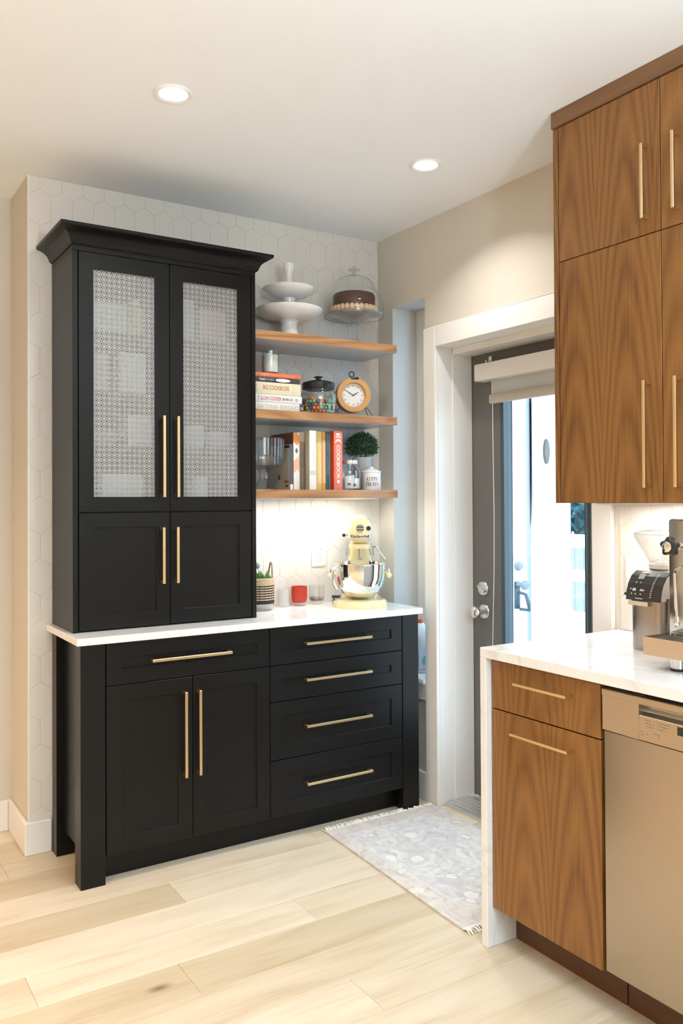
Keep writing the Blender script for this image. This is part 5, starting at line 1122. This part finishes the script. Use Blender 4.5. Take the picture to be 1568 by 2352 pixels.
build(loft([(0.008, 0, 0.3475, 0.079, 0.075), (0.008, 0, 0.353, 0.076, 0.072), (0.008, 0, 0.362, 0.045, 0.043)], 36, 0.6), 'hopper_lid', thin_glass('lid_clear', (0.72, 0.72, 0.72), 1.2, 0.05, 0.15), t)
build(MB().tube([(-0.08, 0.060, 0.166), (-0.08, 0.074, 0.166)], 0.0045, 8), 'adjust_knob', black_plastic, t)
build(MB().box(-0.096, -0.07, -0.020, 0.050, 0.136, 0.149), 'chute_lip', nickel, t)

t = thing('espresso_machine', 'polished steel espresso machine with a drip tray on the white counter', 'espresso machine', (2.13, 1.335, KZ))
bst = mat('espresso_steel', (0.62, 0.56, 0.50), 0.16, 1.0)
YL = 0.152
build(MB().rbox(-0.12, 0.225, -YL, YL, 0.042, 0.40, 0.008), 'body', bst, t)
tr = MB().box(-0.228, -0.222, -YL, YL, 0.038, 0.086).box(-0.222, -0.1205, YL-0.004, YL, 0.038, 0.086).box(-0.222, -0.1205, -YL, -YL+0.004, 0.038, 0.086).box(-0.222, -0.1205, -YL+0.004, YL-0.004, 0.038, 0.044)
build(tr, 'drip_tray', bst, t)
gm = MB()
for k in range(22): gm.box(-0.218, -0.126, YL-0.012-k*0.0133, YL-0.007-k*0.0133, 0.076, 0.081)
gm.box(-0.220, -0.216, -YL+0.006, YL-0.006, 0.074, 0.082).box(-0.128, -0.124, -YL+0.006, YL-0.006, 0.074, 0.082)
build(gm, 'tray_grate', mat('grate_steel', (0.70, 0.70, 0.70), 0.25, 1.0), t)
for sx, sy in ((-0.175, 0.083), (0.19, 0.12), (-0.175, -0.083), (0.19, -0.12)):
    ft = build(MB().lathe([(0.019, 0.006), (0.019, 0.0395), (0, 0.0395)], 24, (sx, sy, 0)), 'foot', nickel, t)
    build(MB().lathe([(0.021, 0.0), (0.021, 0.006), (0, 0.006)], 24, (sx, sy, 0)), 'rubber_pad', black_plastic, ft)
# star knob on the front, upper left
st = []
for k in range(40):
    a = 2*math.pi*k/40; st.append((0.0235*(1+0.15*math.cos(5*a))*math.cos(a), 0.0235*(1+0.15*math.cos(5*a))*math.sin(a)))
RX = Matrix.Rotation(R(-90), 4, 'Y')
kb = build(MB().prism(st, 0, 0.022, 'Z').move(T(-0.150, 0.115, 0.326) @ RX @ Matrix.Rotation(R(0), 4, 'Z')), 'steam_knob', black_plastic, t, bevel=0.003)
build(MB().lathe([(0.0145, 0.0), (0.0145, 0.004), (0.010, 0.0065), (0, 0.0068)], 24).move(T(-0.172, 0.115, 0.326) @ RX), 'chrome_cap', chrome, kb)
build(MB().tube([(-0.119, 0.115, 0.326), (-0.151, 0.115, 0.326)], 0.010, 12), 'valve_stem', chrome, t)
build(MB().tube([(-0.12, 0.10, 0.270), (-0.160, 0.092, 0.268), (-0.178, 0.088, 0.256), (-0.180, 0.086, 0.22), (-0.180, 0.082, 0.14)], 0.0048, 10).lathe([(0.003, -0.004), (0.0072, 0.002), (0.0078, 0.012), (0.0048, 0.026)], 14, (-0.180, 0.082, 0.118)), 'steam_wand', chrome, t)
gh = build(MB().lathe([(0.036, 0.0), (0.036, 0.05), (0.03, 0.055), (0, 0.055)], 28, (-0.165, -0.02, 0.235)), 'group_head', chrome, t)
# wall switch and outlet plate on the backsplash
t = thing('wall_outlet', 'white outlet plate on the backsplash behind the coffee grinder', 'outlet', (XD-0.006, 1.905, 1.115))
build(MB().rbox(-0.005, 0, -0.036, 0.036, -0.057, 0.057, 0.003), 'plate', white_plastic, t)
build(MB().rbox(-0.007, -0.004, -0.017, 0.017, -0.034, 0.034, 0.002), 'socket', white_plastic, t)

# ------------------------------------------------------------------ blind on the door
t = thing('roller_blind', 'white roller blind with a boxed valance rolled up on the charcoal door', 'blind', (2.56, 2.49, 1.90))
build(MB().rbox(2.532, 2.5955, 2.125, 2.874, 1.900, 1.976, 0.005), 'valance', trim_paint, t, True)
build(MB().box(2.568, 2.5695, 2.175, 2.800, 1.815, 1.900), 'fabric', mat('blind_fabric', (0.52, 0.54, 0.54), 0.8), t, True)
build(MB().rbox(2.556, 2.578, 2.168, 2.806, 1.796, 1.838, 0.006), 'bottom_rail', mat('rail_beige', (0.50, 0.46, 0.39), 0.5), t, True)
build(MB().tube([(2.572, 2.838, 1.995), (2.574, 2.838, 1.976)], 0.004, 8).box(2.585, 2.5995, 2.815, 2.835, 1.985, 2.012), 'bracket', nickel, t, True)
build(MB().tube([(2.566, 2.790, 1.90), (2.565, 2.790, 1.70), (2.566, 2.786, 1.30), (2.566, 2.789, 1.05), (2.566, 2.797, 0.85), (2.566, 2.806, 0.60)], 0.0013, 6), 'cord', white_plastic, t, True)
for yy in (2.2745, 2.2500):
    cm = MB()
    for k in range(150): cm.sphere((2.578, yy, 1.90-k*0.0085), 0.0026, 6, 4)
    build(cm, 'bead_chain', mat('bead_%d' % len(MATS), (0.30, 0.32, 0.36), 0.4), t, True)['kind'] = 'stuff'

# ------------------------------------------------------------------ jug on the window sill
t = thing('plastic_jug', 'white plastic jug with an orange cap and green dot on the window sill', 'jug', (2.485, 3.222, WZ0))
build(loft([(0, 0, 0.0005, 0.045, 0.045), (0, 0, 0.006, 0.048, 0.048), (0, 0, 0.155, 0.048, 0.048), (0, 0, 0.190, 0.040, 0.040), (0, 0, 0.225, 0.021, 0.021), (0, 0, 0.232, 0.0165, 0.0165)], 32, 0.7), 'bottle', mat('milky_plastic', (0.84, 0.86, 0.87), 0.4), t)
build(MB().lathe([(0.0185, 0.232), (0.0185, 0.250), (0.017, 0.252), (0, 0.252)], 24), 'cap', mat('orange_cap', (0.85, 0.20, 0.02), 0.4), t)
lbm = MB().box(-0.0495, -0.0488, -0.042, 0.042, 0.012, 0.125).box(-0.042, 0.042, -0.0495, -0.0488, 0.012, 0.125)
lo = build(lbm, 'label_sheet', mat('label_paper', (0.66, 0.72, 0.76), 0.6), t); 
build(MB().lathe([(0.5, 0), (0.5, 0.0006)], 24).move(T(-0.005, -0.0496, 0.058) @ UP_Y @ Matrix.Diagonal((0.042, 0.042, 1, 1))), 'green_dot', mat('mint_dot', (0.25, 0.52, 0.42), 0.6), lo)
build(MB().box(-0.0498, -0.0494, -0.042, 0.042, 0.014, 0.022).box(-0.042, 0.042, -0.0498, -0.0494, 0.014, 0.022), 'peach_band', mat('peach_band', (0.75, 0.48, 0.40), 0.6), lo)

# ------------------------------------------------------------------ rug
A, B, C, D = Vector((1.812, 2.990, 0)), Vector((2.379, 2.992, 0)), Vector((2.330, 2.066, 0)), Vector((1.766, 2.078, 0))
t = thing('rug', 'pale grey floral fringed rug on the oak floor in front of the door', 'rug', (2.07, 2.53, 0.0))
g = MB(); n = 40; v = []; f = []
for i in range(n+1):
    for j in range(n+1):
        p = A.lerp(B, j/n).lerp(D.lerp(C, j/n), i/n); ed = min(i, j, n-i, n-j)
        v.append((p.x+(random.uniform(-0.0012, 0.0012) if ed == 0 else 0), p.y, 0.0105+random.uniform(-0.0006, 0.0006) if ed else 0.008))
for i in range(n):
    for j in range(n): f.append((i*(n+1)+j, i*(n+1)+j+1, (i+1)*(n+1)+j+1, (i+1)*(n+1)+j))
k0 = len(v); loop = [j for j in range(n+1)] + [(i+1)*(n+1)+n for i in range(n)] + [n*(n+1)+n-1-j for j in range(n)] + [(n-1-i)*(n+1) for i in range(n-1)]
for q in loop: v.append((v[q][0], v[q][1], 0.0004))
for a in range(len(loop)): f.append((loop[a], loop[(a+1) % len(loop)], k0+(a+1) % len(loop), k0+a))
f.append(tuple(range(k0, k0+len(loop))))
build(g.add(v, f, True), 'pile', rug_m, t, True)
fm = mat('fringe_cotton', (0.86, 0.85, 0.82), 0.9)
def fringe(P0, P1, dy, n2):
    mb = MB()
    for k in range(n2):
        p = P0.lerp(P1, (k+random.uniform(0.2, 0.8))/n2); L0 = random.uniform(0.030, 0.046); dx = random.gauss(0, 0.006)
        if dy > 0 and p.y+L0 > 3.0135 and not (1.0 < p.x < 2.225): L0 = max(0.012, 3.0135-p.y)
        h = random.uniform(0.005, 0.015)
        mb.tube([(p.x, p.y, 0.006), (p.x+dx*0.4, p.y+dy*L0*0.5, h), (p.x+dx, p.y+dy*L0, random.uniform(0.0015, 0.005))], [0.0030, 0.0028, 0.0016], 5)
    return mb
for q0, q1, dy in ((A, B, 1), (D, C, -1)): build(fringe(q0, q1, dy, 105), 'fringe', fm, t, True)['kind'] = 'stuff'

# ------------------------------------------------------------------ outside the door
def out(mb, name, m, label, cat, loc): return solo(mb, name, m, label, cat, loc, world=True)
out_white = mat('exterior_white', (0.82, 0.84, 0.86), 0.6)
struct(build(MB().box(XO+0.001, 14, -6, 12, -0.30, -0.15), 'ground', mat('concrete', (0.60, 0.61, 0.62), 0.9, var=0.15, bscale=4)))
# wing of the house outside, its door facing the patio
GZ = -0.15
struct(build(MB().box(2.75, 5.69, 5.20, 5.34, GZ, 2.78), 'wall_outside', mat('white_stucco', (0.56, 0.59, 0.61), 0.8, bump=0.5, bscale=45)))
struct(build(MB().box(2.75, 6.0, 4.35, 5.5, 2.78, 2.9), 'ceiling_eave', out_white))
od = thing('patio_door', 'white door with a dark lockset on the outside wing, seen through the glass', 'door', (4.68, 5.2, GZ))
build(MB().rbox(4.26, 5.127, 5.170, 5.199, GZ+0.02, 2.35, 0.004), 'slab', out_white, od, True)
build(MB().box(5.127, 5.179, 5.180, 5.199, GZ, 2.36), 'stop_shadow_strip', mat('stop_shadow_grey', (0.30, 0.36, 0.42), 0.6), od, True)  # door stop strip with the frame's shadow put into its grey
build(MB().rbox(5.179, 5.275, 5.150, 5.199, GZ, 2.46, 0.004).rbox(4.16, 4.256, 5.150, 5.199, GZ, 2.46, 0.004).rbox(4.256, 5.179, 5.150, 5.199, 2.362, 2.46, 0.004), 'casing', out_white, od, True)
blue_st = mat('blue_steel', (0.045, 0.085, 0.12), 0.3, 0.4); grey_st = mat('grey_steel', (0.20, 0.24, 0.28), 0.3, 0.5)
def disc_y(prof, x, z, y): return MB().lathe(prof, 24).move(T(x, y, z) @ FY)
build(disc_y([(0.040, 0), (0.041, 0.010), (0.030, 0.018), (0.026, 0.040), (0, 0.042)], 5.022, 0.818, 5.170), 'deadbolt', grey_st, od, True)
build(MB().rbox(4.978, 5.036, 5.156, 5.170, 0.462, 0.690, 0.012), 'lock_plate', blue_st, od, True)
build(disc_y([(0.026, 0), (0.020, 0.02), (0.018, 0.05), (0.036, 0.065), (0.040, 0.085), (0.030, 0.10), (0, 0.105)], 5.012, 0.665, 5.158), 'door_knob', grey_st, od, True)
build(MB().tube([(5.020, 5.16, 0.600), (5.040, 5.10, 0.585), (5.050, 5.08, 0.52), (5.060, 5.08, 0.455), (5.020, 5.15, 0.46)], [0.012, 0.014, 0.017, 0.015, 0.012], 10), 'pull_handle', blue_st, od, True)
pl = thing('wall_plaque', 'grey oval plaque on the white outside wall', 'plaque', (5.391, 5.20, 1.785))
build(MB().lathe([(0.5, 0), (0.5, 0.015), (0.42, 0.02), (0, 0.02)], 36).move(UP_Y @ Matrix.Diagonal((0.066, 0.215, 1, 1))), 'disc', mat('plaque_grey', (0.10, 0.10, 0.097), 0.5), pl)
rl = thing('porch_railing', 'white porch railing with broad rails beyond the outside wing', 'railing', (6.2, 4.2, GZ))
for z0, z1 in ((0.913, 1.036), (0.596, 0.699), (0.10, 0.30)): build(MB().rbox(6.15, 6.25, 2.4, 6.4, z0, z1, 0.005), 'rail', out_white, rl, True)
for y in (2.45, 4.4, 6.35): build(MB().rbox(6.16, 6.24, y-0.05, y+0.05, GZ, 1.036, 0.005), 'post', out_white, rl, True)
hm = mat('hedge_leaf', (0.075, 0.20, 0.235), 0.6, var=0.6, bscale=5)
for i, (x, y, z, r) in enumerate(((9.6, 8.6, 1.45, 1.3), (12.6, 11.2, 1.9, 1.6), (9.4, 5.0, 1.4, 1.2))):
    tt = thing('garden_tree', ('broad blue-green tree beyond the porch railing', 'taller blue-green tree far behind the porch railing', 'low blue-green tree near the end of the porch railing')[i], 'tree', (x, y, GZ))
    o = build(leaves(MB(), 2600, (0, 0, z), r, r*0.9, 0.22, 0.07), 'foliage', hm, tt); o['kind'] = 'stuff'
    build(MB().tube([(0, 0, 0), (0.03, 0.02, 0.8), (0, 0, z)], [0.12, 0.09, 0.05], 8), 'trunk', mat('bark_%d' % i, (0.12, 0.09, 0.07), 0.9), tt)
fn = thing('garden_fence', 'pale grey board fence beyond the porch railing', 'fence', (7.4, 6.2, GZ))
fmat = mat('weathered_board', (0.30, 0.33, 0.355), 0.8, var=0.3, bscale=8)
fb = MB().box(-0.012, 0.012, -0.065, 0.065, 0, 1.02).mesh('board'); fb.materials.append(fmat)
for k in range(30): link('board', fb, None, fn, (0, -2.0+k*0.135, 0))
build(MB().box(0.012, 0.05, -2.1, 2.1, 0.25, 0.33).box(0.012, 0.05, -2.1, 2.1, 0.75, 0.83), 'fence_rail', fmat, fn)
